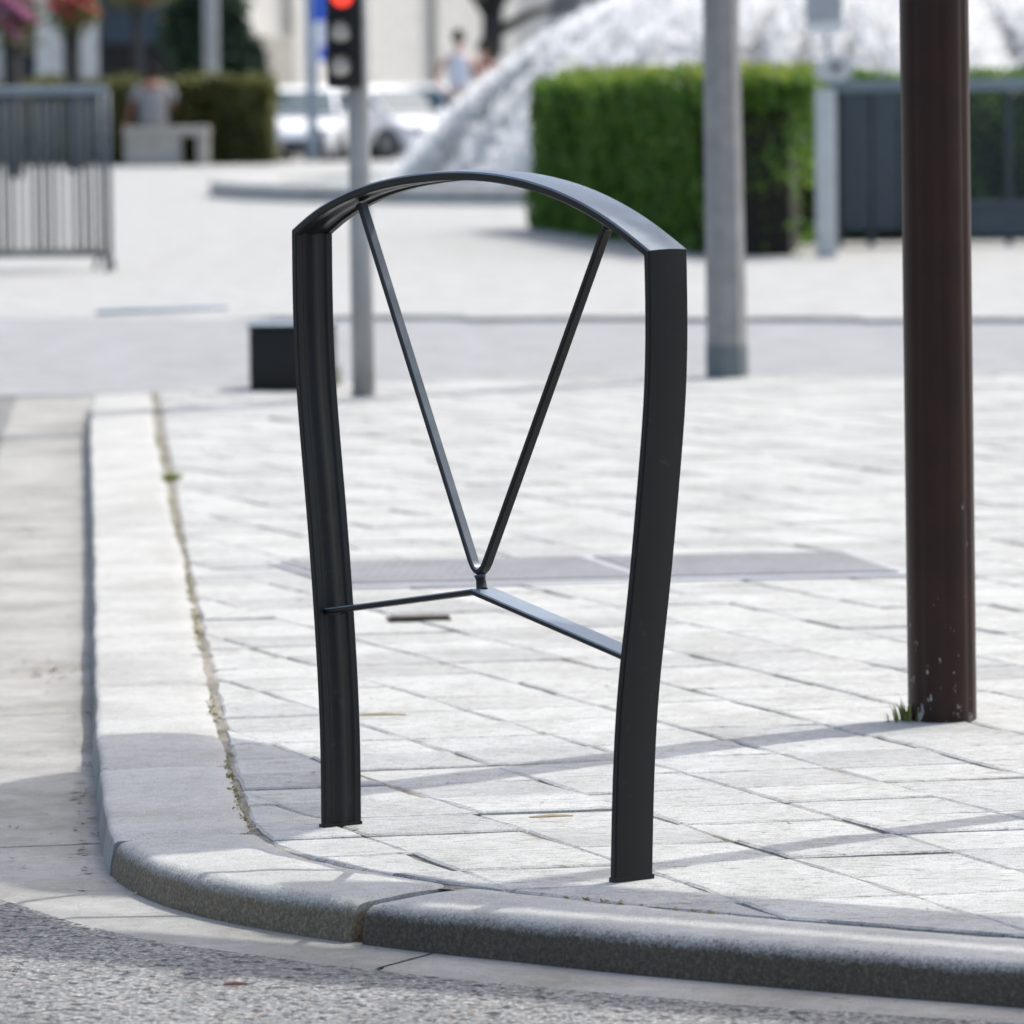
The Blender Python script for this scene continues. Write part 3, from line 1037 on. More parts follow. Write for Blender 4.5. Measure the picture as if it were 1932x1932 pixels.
m = MB()
m.prism([pq(0, 0), pq(0, 1), pq(1, 1), pq(1, 0)], -0.02, 0.0045); m.build('cover_frame', M_platef, cov)
for s0, s1 in ((0.015, 0.53), (0.555, 0.985)):
    m = MB(); m.prism([pq(s0, 0.05), pq(s0, 0.90), pq(s1, 0.90), pq(s1, 0.05)], 0.001, 0.0075)
    # raised tread studs
    lid = m.build('lid', M_plate, cov)
    m = MB()
    for a_ in np.linspace(s0 + 0.012, s1 - 0.012, 30):
        for t_ in np.linspace(0.1, 0.86, 9):
            p = pq(float(a_), float(t_)); m.box(p.x - 0.009, p.x + 0.009, p.y - 0.004, p.y + 0.004, 0.0074, 0.0084)
    o = m.build('tread_pattern', M_plate, lid); o['kind'] = 'stuff'
c = G(790, 1168)
m = MB(); Mx = Matrix.Translation((c.x, c.y, 0)) @ Matrix.Rotation(R(4), 4, 'Z')
m.box(-0.066, 0.066, -0.05, 0.05, -0.01, 0.004, Mx, bev=0.0015)
m.box(-0.062, 0.062, -0.056, -0.04, 0.002, 0.012, Mx, bev=0.002)
tag(m.build('iron_strap', plain('rusty_iron', (0.09, 0.07, 0.055), rough=0.85, var=0.35, scale=40)), 'small rusty iron strap lying flat on the paving between the posts', 'iron strap')

# ------------------------------------------------------------------ foliage helper
def leaf_cloud(name, pts, size, mat, parent, up_bias=0.0, aspect=1.6, kind='stuff'):
    n = len(pts)
    pts = np.asarray(pts, dtype=np.float32)
    d = rng.normal(size=(n, 3)); d[:, 2] += up_bias
    d /= np.linalg.norm(d, axis=1, keepdims=True)
    t = rng.normal(size=(n, 3))
    a = np.cross(d, t); a /= np.linalg.norm(a, axis=1, keepdims=True)
    b = np.cross(d, a)
    s = (size * (0.6 + 0.8 * rng.random(n)))[:, None]
    v = np.empty((n, 4, 3), np.float32)
    v[:, 0] = pts - a * s * aspect * 0.5
    v[:, 1] = pts + b * s * 0.35 + d * s * 0.12
    v[:, 2] = pts + a * s * aspect * 0.5
    v[:, 3] = pts - b * s * 0.35 + d * s * 0.12
    me = bpy.data.meshes.new(name)
    me.vertices.add(n * 4); me.vertices.foreach_set('co', v.ravel())
    me.loops.add(n * 4); me.loops.foreach_set('vertex_index', np.arange(n * 4, dtype=np.int32))
    me.polygons.add(n); me.polygons.foreach_set('loop_start', np.arange(0, n * 4, 4, dtype=np.int32))
    me.polygons.foreach_set('loop_total', np.full(n, 4, dtype=np.int32))
    me.update(calc_edges=True)
    o = link(name, me, mat, parent)
    if kind: o['kind'] = kind
    return o


def prism_surface_pts(poly, h, n_side, n_top, depth=0.10, lump=0.05):
    """points scattered in the outer skin of an upright prism (clipped hedge)"""
    out = []
    L = [(poly[(i + 1) % len(poly)] - poly[i]).length for i in range(len(poly))]
    tot = sum(L)
    ar = sum(poly[i].x * poly[(i + 1) % len(poly)].y - poly[(i + 1) % len(poly)].x * poly[i].y for i in range(len(poly)))
    sg = 1 if ar > 0 else -1
    for i in range(len(poly)):
        a, b = poly[i], poly[(i + 1) % len(poly)]
        t = (b - a).normalized(); nn = Vector((t.y, -t.x)) * sg
        for _ in range(int(n_side * L[i] / tot)):
            s = random.random() * L[i]; z = random.random() * h
            bulge = lump * (math.sin(s * 5 + z * 3) * math.sin(z * 6 + s * 2.2) + 0.6 * math.sin(s * 11 + z * 9)) - 0.10 * max(0, z / h - 0.9) * 10 * 0.4
            dd = bulge - abs(random.gauss(0, depth))
            p = a + t * s + nn * dd
            out.append((p.x, p.y, z))
    xs = [p.x for p in poly]; ysl = [p.y for p in poly]
    k = 0
    while k < n_top:
        x, y = random.uniform(min(xs), max(xs)), random.uniform(min(ysl), max(ysl))
        inside = all(((poly[(i + 1) % len(poly)] - poly[i]).x * (y - poly[i].y) - (poly[(i + 1) % len(poly)] - poly[i]).y * (x - poly[i].x)) * sg >= 0 for i in range(len(poly)))
        if not inside: continue
        z = h + 0.035 * math.sin(x * 7 + y * 2) + 0.02 * math.sin(x * 17 + y * 9) - abs(random.gauss(0, 0.05)) + (0.06 * random.random() if random.random() < 0.08 else 0)
        out.append((x, y, z)); k += 1
    return out


def hedge(name, poly, h, label, leaf, n_side, n_top, size, core=M_twig, bare=None, group=None):
    c = sum(poly, Vector((0, 0))) / len(poly)
    r = empty(name, (c.x, c.y, 0), label, 'hedge', group)
    ar_ = sum(poly[i].x * poly[(i + 1) % len(poly)].y - poly[(i + 1) % len(poly)].x * poly[i].y for i in range(len(poly)))
    core_poly = list(poly)
    for i in range(len(poly)):
        t_ = (poly[(i + 1) % len(poly)] - poly[i]).normalized(); n_ = Vector((t_.y, -t_.x)) * (1 if ar_ > 0 else -1)
        core_poly = clip(core_poly, poly[i] - n_ * 0.16, n_)
    m = MB(); m.prism(core_poly, 0.0, h - 0.12)
    m.build('branches', core, r)
    pts = prism_surface_pts(poly, h, n_side, n_top)
    if bare: pts = [p for p in pts if not bare(p)]
    leaf_cloud('foliage', pts, size, leaf, r, up_bias=0.5)
    return r


L_yew = leaf_mat('yew_leaves', (0.045, 0.115, 0.018), (0.095, 0.21, 0.028), (0.20, 0.29, 0.035), trans=0.45)
L_hedge2 = leaf_mat('olive_hedge_leaves', (0.06, 0.065, 0.025), (0.11, 0.12, 0.03), (0.20, 0.20, 0.045))
L_dark = leaf_mat('dark_tree_leaves', (0.010, 0.028, 0.014), (0.022, 0.055, 0.026), (0.045, 0.085, 0.04))
L_pink = leaf_mat('pink_petals', (0.45, 0.10, 0.28), (0.6, 0.2, 0.42), (0.7, 0.38, 0.55))
L_red = leaf_mat('red_petals', (0.38, 0.03, 0.05), (0.55, 0.06, 0.08), (0.65, 0.2, 0.2))

hp = [G(1003, 431).to_2d(), G(1345, 484).to_2d(), G(1540, 485).to_2d()]
hp += [hp[2] + Vector((0.5, 6.5)), hp[0] + Vector((0.45, 0.35))]


def bare1(p):
    f = (p[0] - 0.9) / 0.9            # twiggy, thinned towards its near right end
    return p[2] < 0.42 * max(0, min(1, f + 0.3)) and random.random() < 0.8 * max(0, min(1, f + 0.45)) or (f > 0.3 and p[2] < 0.9 and p[1] < 36.5 and random.random() < 0.86) or (p[0] > 1.78 and p[2] < 1.0 and p[1] < 38 and random.random() < 0.75)


hedge('hedge', hp, 1.07, 'clipped green hedge with yellow-green top, in front of the fountain water', L_yew, 80000, 16000, 0.042, bare=bare1)
L_suntop = leaf_mat('sunlit_yew_top', (0.10, 0.16, 0.02), (0.19, 0.26, 0.03), (0.32, 0.36, 0.05), trans=0.5)  # sunlit band along the hedge top, put into the leaf colour
hd = bpy.data.objects['hedge']
pts = [(x, y, z + 0.02 + (0.05 * random.random() if random.random() < 0.2 else 0)) for x, y, z in prism_surface_pts(hp, 1.07, 0, 9000) if z > 1.0]
leaf_cloud('sunlit_top_leaves', pts, 0.04, L_suntop, hd, up_bias=0.2)
q = [Vector((2.02, 36.3)), Vector((6.5, 36.0)), Vector((6.5, 37.0)), Vector((2.05, 37.3))]
hedge('hedge', q, 1.06, 'dark clipped hedge standing behind the slate blue metal fence', L_yew, 26000, 8000, 0.045)
# low hedge far left behind the bench
q = [Vector((P(-120, 200, 70).x, 70.5)), Vector((P(400, 200, 70).x, 70.0)), Vector((P(512, 200, 70).x, 69.6)), Vector((P(520, 200, 72).x, 71.6)), Vector((P(-120, 200, 72).x, 72.0))]
hedge('hedge', q, 1.06, 'long low olive hedge behind the stone bench at the far left', L_hedge2, 34000, 16000, 0.06,
      bare=lambda p: p[2] < 0.6 and random.random() < 0.45)

# ------------------------------------------------------------------ metal fence on the right
fy_ = 35.0
fen = empty('metal_fence', (P(1750, 480, fy_).x, fy_, 0), 'slate blue metal fence with pale top rail at the right edge, behind the brown pole', 'fence')
xa, xb = P(1515, 300, fy_).x, P(2300, 300, fy_).x
zt_ = P(1750, 150, fy_).z
m = MB(); m.box(xa, xb, fy_ - 0.03, fy_ + 0.03, zt_ - 0.075, zt_, bev=0.008); m.build('top_rail', M_fencerail, fen)
for (u0, u1) in ((1588, 1640), (1646, 1694), (1698, 1745), (1750, 1800)):
    m = MB(); x0, x1 = P(u0, 300, fy_).x, P(u1, 300, fy_).x
    m.box(x0, x1, fy_ - 0.012, fy_ + 0.012, 0.10, zt_ - 0.078, bev=0.006)
    m.build('sheet_panel', M_fence, fen)
for u in (1583, 1643, 1805, 1904, 2010, 2120, 2240):
    m = MB(); x0 = P(u, 300, fy_).x; m.box(x0 - 0.022, x0 + 0.022, fy_ + 0.014, fy_ + 0.05, 0, zt_ - 0.076, bev=0.004); m.build('post', M_fence, fen)
zl = P(1900, 385, fy_).z
m = MB(); m.box(P(1812, 300, fy_).x, xb, fy_ - 0.015, fy_ + 0.013, zl - 0.025, zl + 0.025, bev=0.004); m.build('lower_rail', M_fence, fen)
x = P(1815, 300, fy_).x
while x < xb:
    m = MB(); m.tube([(x, fy_ - 0.001, zl + 0.026), (x, fy_ - 0.001, zt_ - 0.077)], 0.005, 6); m.build('bar', M_fence, fen)
    x += 0.034
m = MB(); m.box(P(1812, 300, fy_).x, xb, fy_ + 0.0, fy_ + 0.012, 0.06, zl - 0.027, bev=0.004); m.build('kick_plate', M_fence, fen)

M_pale = plain('pale_post_paint', (0.46, 0.48, 0.475), rough=0.55, var=0.08)
# pale post with rounded box and plate
b = G(1559, 486); y = b.y; sc = y / F
mp = empty('camera_post', b, 'pale grey post with rounded box head and small plate above, beside the hedge', 'post')
m = MB(); m.box(b.x - 19 * sc, b.x + 19 * sc, y - 0.07, y + 0.07, 0, P(1559, 168, y).z, bev=0.012); m.build('shaft', M_pale, mp, autosmooth=R(35))
c = P(1573, 128, y)
m = MB()
poly = [(-36, -14), (-34, 8), (-22, 12), (-12, 22), (8, 24), (26, 18), (34, 4), (32, -16), (14, -24), (-24, -24)]
Mx = Matrix.Translation((c.x, y, c.z)) @ Matrix.Rotation(R(90), 4, 'X')
m.prism([(px * sc, py * sc) for px, py in poly], -0.08, 0.08, Mx); m.build('box_head', M_pale, mp)
m = MB(); e = P(1577, 127, y - 0.081); m.tube([(e.x, y - 0.092, e.z), (e.x, y - 0.078, e.z)], 8 * sc, 14); m.build('lens', M_trim, mp)
m = MB(); t0, t1 = P(1563, 110, y), P(1561, 56, y); m.tube([t0, t1], 4.5 * sc, 8); m.build('rod', M_steel, mp)
a, e = P(1519, 62, y), P(1588, -46, y)
m = MB(); m.box(a.x, e.x, y - 0.035, y - 0.02, a.z, e.z, bev=0.004); pl_ = m.build('plate', M_signback, mp)
m = MB(); m.box(a.x - 0.002, e.x + 0.002, y - 0.04, y - 0.0352, a.z - 0.002, a.z + 20 * sc, bev=0.001); m.build('plate_strip', plain('white_strip', (0.62, 0.63, 0.63)), pl_)

# ------------------------------------------------------------------ crowd barriers on the left
def barrier(x0, x1, y0, y1, label, pitch=0.058):
    A_ = Vector((x0, y0, 0)); B2 = Vector((x1, y1, 0)); t = (B2 - A_).normalized(); nn = Vector((t.y, -t.x, 0))
    r = empty('crowd_barrier', A_, label, 'barrier', 'crowd barriers at the left')
    H_ = 1.08
    m = MB(); m.box(0, (B2 - A_).length, -0.02, 0.02, H_ - 0.05, H_, Matrix.Translation(A_) @ Matrix.Rotation(math.atan2(t.y, t.x), 4, 'Z'), bev=0.012); m.build('top_rail', M_fencerail, r, autosmooth=R(35))
    m = MB(); m.tube([A_ + Vector((0, 0, 0.10)), B2 + Vector((0, 0, 0.10))], 0.014, 8); m.build('bottom_rail', M_fence, r, smooth=True)
    for E in (A_, B2):
        m = MB(); m.tube([E + Vector((0, 0, 0.09)), E + Vector((0, 0, H_ - 0.03))], 0.018, 10); m.build('end_post', M_fence, r, smooth=True)
        m = MB(); m.tube([E + nn * 0.16 + Vector((0, 0, 0.012)), E + nn * 0.05 + Vector((0, 0, 0.09)), E - nn * 0.05 + Vector((0, 0, 0.09)), E - nn * 0.16 + Vector((0, 0, 0.012))], 0.014, 8); m.build('foot', M_fence, r, smooth=True)
    n = int((B2 - A_).length / pitch)
    for k in range(1, n):
        p = A_.lerp(B2, k / n)
        m = MB(); m.tube([p + Vector((0, 0, 0.10)), p + Vector((0, 0, H_ - 0.04))], 0.0085, 6); m.build('bar', M_fence, r, smooth=True)
    return r


e = G(208, 512)
barrier(e.x - 2.2, e.x, e.y + 0.12, e.y, 'nearest grey metal crowd barrier at the left edge, its end post in view')
barrier(e.x - 2.5, e.x - 0.09, e.y + 0.95, e.y + 0.55, 'grey metal crowd barrier leaning close behind the nearest one', 0.049)

# ------------------------------------------------------------------ fountain
M_basin = granite('basin_stone', (0.40, 0.40, 0.39), speck=90, contrast=0.3)
M_basinface = granite('basin_stone_dark', (0.22, 0.22, 0.225), speck=90, contrast=0.3)
fc = Vector((3.55, 52.0, 0)); FR = 6.35
fou = empty('fountain', fc, 'round stone fountain with low kerbed basin and great white water arcs', 'fountain')
m = MB(); n = 96
vs, fs = [], []
profb = [(FR, -0.02), (FR, 0.13), (FR - 0.02, 0.15), (FR - 0.55, 0.15), (FR - 0.57, 0.13), (FR - 0.57, 0.02)]
for k in range(n):
    a = 2 * math.pi * k / n
    for r_, z in profb: vs.append(fc + Vector((math.cos(a) * r_, math.sin(a) * r_, z)))
for k in range(n):
    for j in range(5): fs.append((k * 6 + j, k * 6 + j + 1, ((k + 1) % n) * 6 + j + 1, ((k + 1) % n) * 6 + j))
m.add(vs, fs); m.build('basin_rim', M_basin, fou, autosmooth=R(30))
mw, ntw, bw = new_mat('pool_water')
bw.inputs['Base Color'].default_value = (0.35, 0.42, 0.42, 1); bw.inputs['Roughness'].default_value = 0.12
nw = noise(ntw, coord(ntw), 9.0); bump(ntw, bw, nw.outputs[0], 0.8, 0.05)
m = MB(); m.add([fc + Vector((0, 0, 0.085))] + [fc + Vector((math.cos(2 * math.pi * k / n) * (FR - 0.58), math.sin(2 * math.pi * k / n) * (FR - 0.58), 0.085)) for k in range(n)], [(0, 1 + k, 1 + (k + 1) % n) for k in range(n)])
m.build('pool_surface', mw, fou)
m = MB()
for r_, z0, z1 in ((0.9, 0.0, 0.35), (0.55, 0.35, 0.9), (0.75, 0.9, 1.5)):
    m.tube([fc + Vector((0, 0, z0)), fc + Vector((0, 0, z1))], [r_, r_ * 0.9], 28)
m.build('pedestal', M_basin, fou, autosmooth=R(30))
# water: thrown streams of white drops
mws, nts, bs = new_mat('white_water')
bs.inputs['Base Color'].default_value = (0.97, 0.98, 0.985, 1); bs.inputs['Roughness'].default_value = 0.25
trs = nts.nodes.new('ShaderNodeBsdfTranslucent'); trs.inputs[0].default_value = (0.97, 0.98, 0.985, 1)
mxs = nts.nodes.new('ShaderNodeMixShader'); mxs.inputs[0].default_value = 0.8
nts.links.new(bs.outputs[0], mxs.inputs[1]); nts.links.new(trs.outputs[0], mxs.inputs[2]); tps = nts.nodes.new('ShaderNodeBsdfTransparent'); mx2 = nts.nodes.new('ShaderNodeMixShader'); mx2.inputs[0].default_value = 0.68
nts.links.new(mxs.outputs[0], mx2.inputs[1]); nts.links.new(tps.outputs[0], mx2.inputs[2])
nts.links.new(mx2.outputs[0], nts.nodes['Material Output'].inputs[0])
drops = []


def jet(az, r0, h0, rp, hp_, spread, cnt):
    k = (hp_ - h0) / (rp - r0) ** 2
    rend = rp + math.sqrt((hp_ - 0.08) / k)
    ca, sa = math.cos(az), math.sin(az)
    rr = r0 + (rend - r0) * rng.random(cnt) ** 0.85
    z = hp_ - k * (rr - rp) ** 2
    g = (rr - r0) / (rend - r0)
    sd = spread * (0.15 + g)
    x = rng.normal(size=cnt) * sd; yy = rng.normal(size=cnt) * sd * 0.7; zz = rng.normal(size=cnt) * sd * 0.8
    px = fc.x + ca * rr - sa * x + yy * ca; py = fc.y + sa * rr + ca * x; pz = np.maximum(z + zz, 0.06)
    drops.append(np.stack([px, py, pz, 0.013 + 0.028 * rng.random(cnt) * (0.5 + g)], 1))


for k in range(84):
    az = 2 * math.pi * (k + random.random() * 0.4) / 84
    jet(az, 0.3, 1.55, 1.5 + random.uniform(-0.08, 0.08), 1.93 + random.uniform(-0.08, 0.08), 0.085, 4200)
for k in range(30):
    az = 2 * math.pi * (k + random.random() * 0.4) / 30
    jet(az, 0.15, 1.5, 1.0 + random.uniform(-0.1, 0.1), 2.8 + random.uniform(-0.3, 0.3), 0.18, 2600)
# spray hanging over the pool
cnt = 9000
a = rng.random(cnt) * 2 * math.pi; rr = np.sqrt(rng.random(cnt)) * 4.4
drops.append(np.stack([fc.x + np.cos(a) * rr, fc.y + np.sin(a) * rr, 0.08 + np.abs(rng.normal(0, 0.16, cnt)), 0.006 + 0.014 * rng.random(cnt)], 1))
Dp = np.concatenate(drops)
nD = len(Dp)
octv = np.array([(1, 0.2, -0.8), (-0.7, 0.8, -0.6), (-0.3, -1, -0.7), (0.1, 0, 1.5)], np.float32)
octf = np.array([(0, 1, 3), (1, 2, 3), (2, 0, 3), (1, 0, 2)], np.int32)
sg = np.where(rng.random((nD, 1, 3)) < 0.5, -1.0, 1.0); sg[:, :, :2] = sg[:, :, :1]
V = (Dp[:, None, :3] + octv[None] * sg * Dp[:, 3][:, None, None]).astype(np.float32)
Fi = (octf[None] + (np.arange(nD, dtype=np.int32) * 4)[:, None, None]).astype(np.int32)
me = bpy.data.meshes.new('water_spray')
me.vertices.add(nD * 4); me.vertices.foreach_set('co', V.ravel())
me.loops.add(nD * 12); me.loops.foreach_set('vertex_index', Fi.ravel())
me.polygons.add(nD * 4); me.polygons.foreach_set('loop_start', np.arange(0, nD * 12, 3, dtype=np.int32)); me.polygons.foreach_set('loop_total', np.full(nD * 4, 3, dtype=np.int32))
me.update(calc_edges=True)
o = link('water_spray', me, mws, fou); o['kind'] = 'stuff'

# ------------------------------------------------------------------ stone bench
b0, b1 = G(233, 313), G(394, 311)
y = b0.y; L_ = b1.x - b0.x; sc = y / F
bn = empty('stone_bench', (b0.x, y, 0), 'pale stone block bench at the far left with a slot in its end', 'bench')
M_bench = granite('bench_stone', (0.40, 0.385, 0.35), speck=70, contrast=0.25)
hB = 72 * sc
m = MB(); m.box(b0.x, b1.x, y, y + 0.55, hB - 0.11, hB, bev=0.012); m.build('seat_slab', M_bench, bn)
m = MB(); m.box(b0.x + 0.01, b0.x + 108 * sc, y + 0.04, y + 0.51, 0, hB - 0.112, bev=0.01); m.build('leg', M_bench, bn)
m = MB(); m.box(b1.x - 22 * sc, b1.x - 0.01, y + 0.04, y + 0.51, 0, hB - 0.112, bev=0.01); m.build('leg', M_bench, bn)


# ------------------------------------------------------------------ people
def skin(name, verts, edges, radii, mat, parent, root=0, sub=2):
    me = bpy.data.meshes.new(name)
    me.from_pydata([tuple(v) for v in verts], edges, [])
    o = link(name, me, mat, parent, local=True)
    sk = o.modifiers.new('skin', 'SKIN'); sk.use_smooth_shade = True
    if not me.skin_vertices:
        bpy.context.view_layer.objects.active = o
    if not me.skin_vertices: me.attributes.new if False else None
    sv = me.skin_vertices[0].data
    for i, r_ in enumerate(radii):
        sv[i].radius = (r_, r_) if not isinstance(r_, tuple) else r_
        sv[i].use_root = (i == root)
    ss = o.modifiers.new('sub', 'SUBSURF'); ss.levels = sub; ss.render_levels = sub
    return o


class Fig:
    def __init__(s): s.v, s.e, s.r = [], [], []

    def chain(s, pts, start=None):
        prev = start
        for p, r_ in pts:
            s.v.append(Vector(p)); s.r.append(r_)
            i = len(s.v) - 1
            if prev is not None: s.e.append((prev, i))
            prev = i
        return prev


def hand(fg, wrist, fwd, side):
    """palm and five fingers"""
    w_ = fg.v[wrist]
    fwd = Vector(fwd).normalized(); side = Vector(side).normalized(); nrm = fwd.cross(side)
    p = fg.chain([(w_ + fwd * 0.045, (0.034, 0.017))], wrist)
    for k, (sx, ln) in enumerate(((-0.03, 0.065), (-0.011, 0.078), (0.009, 0.074), (0.028, 0.058))):
        b_ = w_ + fwd * 0.085 + side * sx
        fg.chain([(b_, 0.0095), (b_ + fwd * ln * 0.5 + nrm * 0.006, 0.0085), (b_ + fwd * ln + nrm * 0.022, 0.0065)], p)
    b_ = w_ + fwd * 0.03 - side * 0.045
    fg.chain([(b_, 0.011), (b_ + fwd * 0.035 - side * 0.018 + nrm * 0.01, 0.0095)], p)


M_skin = plain('skin', (0.55, 0.33, 0.24), rough=0.55, var=0.06)
M_skind = plain('brown_skin', (0.16, 0.065, 0.045), rough=0.55, var=0.06)
M_hair = plain('dark_hair', (0.012, 0.010, 0.009), rough=0.9, spec=0.15, var=0.2, scale=60)
M_tank = plain('pale_grey_top', (0.62, 0.64, 0.70), rough=0.85, var=0.05)
M_short = plain('dark_grey_shorts', (0.06, 0.055, 0.06), rough=0.85)
M_shirt = plain('light_grey_shirt', (0.21, 0.21, 0.205), rough=0.85, var=0.08)
M_jean = plain('dark_trousers', (0.05, 0.055, 0.07), rough=0.85)


def head(parent, c, yaw, skinm, hairm, long_hair=False):
    """skull, face and hair added as meshes on the neck"""
    Mx = Matrix.Translation(c) @ Matrix.Rotation(yaw, 4, 'Z')
    bm = bmesh.new(); bmesh.ops.create_uvsphere(bm, u_segments=20, v_segments=14, radius=1)
    for q in bm.verts:
        z = q.co.z
        wx = 0.074 * (1 - 0.22 * max(0, -z)); wy = 0.095
        q.co = Vector((q.co.x * wx, q.co.y * wy * (1 - 0.12 * max(0, -z)), z * 0.115))
        # face is at -Y: nose, brow, chin
        if q.co.y < -0.06 and abs(q.co.x) < 0.022 and -0.045 < q.co.z < 0.01: q.co.y -= 0.018
        if q.co.y < -0.05 and q.co.z < -0.07: q.co.y -= 0.012
    for q in bm.verts: q.co = Mx @ q.co
    me = bpy.data.meshes.new('head'); bm.to_mesh(me); bm.free()
    h = link('head', me, skinm, parent, smooth=True, local=True)
    m = MB()
    for sx in (-0.03, 0.03):
        m2 = MB(); cc = Mx @ Vector((sx, -0.087, 0.008)); m2.tube([cc + Vector((0, 0, -0.006)), cc, cc + Vector((0, 0, 0.006))], [0.004, 0.010, 0.004], 8); m2.build('eye', M_trim, h, smooth=True, local=True)
        m3 = MB(); cc = Mx @ Vector((sx * 2.5, 0.005, -0.005)); m3.tube([cc + Vector((0, 0, -0.03)), cc, cc + Vector((0, 0, 0.03))], [0.006, 0.014, 0.010], 8); m3.build('ear', skinm, h, smooth=True, local=True)
    m4 = MB(); cc = Mx @ Vector((0, -0.093, -0.058)); ax = Mx.to_3x3() @ Vector((1, 0, 0)); m4.tube([cc - ax * 0.022, cc, cc + ax * 0.022], [0.003, 0.006, 0.003], 8); m4.build('mouth', M_red, h, smooth=True, local=True)
    bm = bmesh.new(); bmesh.ops.create_uvsphere(bm, u_segments=20, v_segments=14, radius=1)
    dele = []
    for q in bm.verts:
        x, y_, z = q.co
        if (y_ < -0.35 and z < 0.42) or z < (-0.75 if long_hair else -0.5): dele.append(q)
        k = 1 + 0.04 * math.sin(x * 9 + z * 7)
        q.co = Vector((x * 0.082 * k, y_ * 0.106 * k + 0.004, z * 0.124 * k + 0.004))
    bmesh.ops.delete(bm, geom=dele, context='VERTS')
    for q in bm.verts: q.co = Mx @ q.co
    me = bpy.data.meshes.new('hair'); bm.to_mesh(me); bm.free()
    hr = link('hair', me, hairm, h, smooth=True, local=True)
    so = hr.modifiers.new('solid', 'SOLIDIFY'); so.thickness = 0.012
    return h


# standing person by the fountain, elbows out
pb = P(868, 290, 74.0); pb.z = 0.0 if pb.y < 72 else gz(74) + 0.03
per = empty('person', pb, 'standing person in pale sleeveless top and dark shorts, elbows out, beside the fountain spray', 'person')
f = Fig()
pel = f.chain([((0, 0, 0.95), (0.145, 0.10))])
ch = f.chain([((0, 0, 1.08), (0.115, 0.085)), ((0, 0.0, 1.25), (0.135, 0.095)), ((0, 0, 1.37), (0.125, 0.085))], pel)
f.chain([((0, 0, 1.44), 0.055), ((0, -0.005, 1.50), 0.05), ((0, -0.01, 1.56), 0.055)], ch)
for s in (-1, 1):
    el = f.chain([((s * 0.165, 0, 1.36), 0.055), ((s * 0.26, 0.04, 1.22), 0.042), ((s * 0.335, 0.05, 1.09), 0.038), ((s * 0.27, -0.05, 1.00), 0.034), ((s * 0.20, -0.11, 0.95), 0.026)], ch)
    hand(f, el, (-s * 0.6, -0.3, -0.5), (0.2, -0.9, 0.1))
    ft = f.chain([((s * 0.085, 0, 0.84), 0.088), ((s * 0.10, -0.01, 0.66), 0.072), ((s * 0.105, -0.015, 0.48), 0.055), ((s * 0.11, 0.01, 0.32), 0.054), ((s * 0.115, 0.02, 0.10), 0.036), ((s * 0.12, 0.0, 0.045), 0.038), ((s * 0.13, -0.13, 0.03), (0.042, 0.026))], pel)
skin('body', f.v, f.e, f.r, M_skin, per)
head(per, Vector((0, -0.01, 1.645)), R(150), M_skin, M_hair)
f = Fig()
a0 = f.chain([((0, 0, 0.93), (0.19, 0.14)), ((0, 0, 1.08), (0.16, 0.125)), ((0, 0, 1.25), (0.18, 0.135)), ((0, 0, 1.39), (0.155, 0.115)), ((0, 0, 1.44), (0.10, 0.09))])
skin('top', f.v, f.e, f.r, M_tank, per)
f = Fig()
a0 = f.chain([((0, 0, 0.95), (0.16, 0.115))])
for s in (-1, 1): f.chain([((s * 0.088, 0, 0.83), 0.102), ((s * 0.10, -0.01, 0.66), 0.088), ((s * 0.105, -0.012, 0.56), 0.080)], a0)
skin('shorts', f.v, f.e, f.r, M_short, per)
# the second walker half hidden behind, dark red top
pb = P(914, 290, 77.0); pb.z = gz(77) + 0.03
per = empty('person', pb, 'person in dark red top half hidden behind the standing person', 'person')
f = Fig()
pel = f.chain([((0, 0, 0.92), (0.14, 0.10))])
ch = f.chain([((0, 0, 1.05), (0.12, 0.09)), ((0, 0, 1.22), (0.14, 0.095)), ((0, 0, 1.33), (0.125, 0.085))], pel)
f.chain([((0, 0, 1.40), 0.05), ((0, 0, 1.50), 0.05)], ch)
for s in (-1, 1):
    el = f.chain([((s * 0.165, 0, 1.32), 0.05), ((s * 0.21, 0.02, 1.15), 0.042), ((s * 0.23, 0.0, 1.02), 0.036), ((s * 0.23, -0.07, 0.88), 0.03), ((s * 0.22, -0.1, 0.78), 0.025)], ch)
    hand(f, el, (0, -0.2, -1), (0, 1, 0))
    f.chain([((s * 0.085, 0, 0.82), 0.085), ((s * 0.09, 0, 0.64), 0.07), ((s * 0.09, 0, 0.46), 0.055), ((s * 0.09, 0.01, 0.30), 0.05), ((s * 0.09, 0.02, 0.10), 0.036), ((s * 0.09, 0.0, 0.04), 0.036), ((s * 0.10, -0.13, 0.03), (0.042, 0.026))], pel)
skin('body', f.v, f.e, f.r, M_skin, per)
head(per, Vector((0, -0.01, 1.585)), R(160), M_skin, M_hair)
f = Fig(); f.chain([((0, 0, 0.88), (0.19, 0.14)), ((0, 0, 1.05), (0.165, 0.125)), ((0, 0, 1.22), (0.185, 0.135)), ((0, 0, 1.35), (0.16, 0.115)), ((0, 0, 1.41), (0.10, 0.09))])
skin('top', f.v, f.e, f.r, plain('dark_red_cloth', (0.16, 0.04, 0.045), rough=0.85), per)
f = Fig(); a0 = f.chain([((0, 0, 0.90), (0.155, 0.112))])
for s in (-1, 1): f.chain([((s * 0.088, 0, 0.80), 0.10), ((s * 0.09, 0, 0.62), 0.085), ((s * 0.09, 0, 0.4), 0.072), ((s * 0.09, 0.01, 0.12), 0.06)], a0)
skin('trousers', f.v, f.e, f.r, M_jean, per)

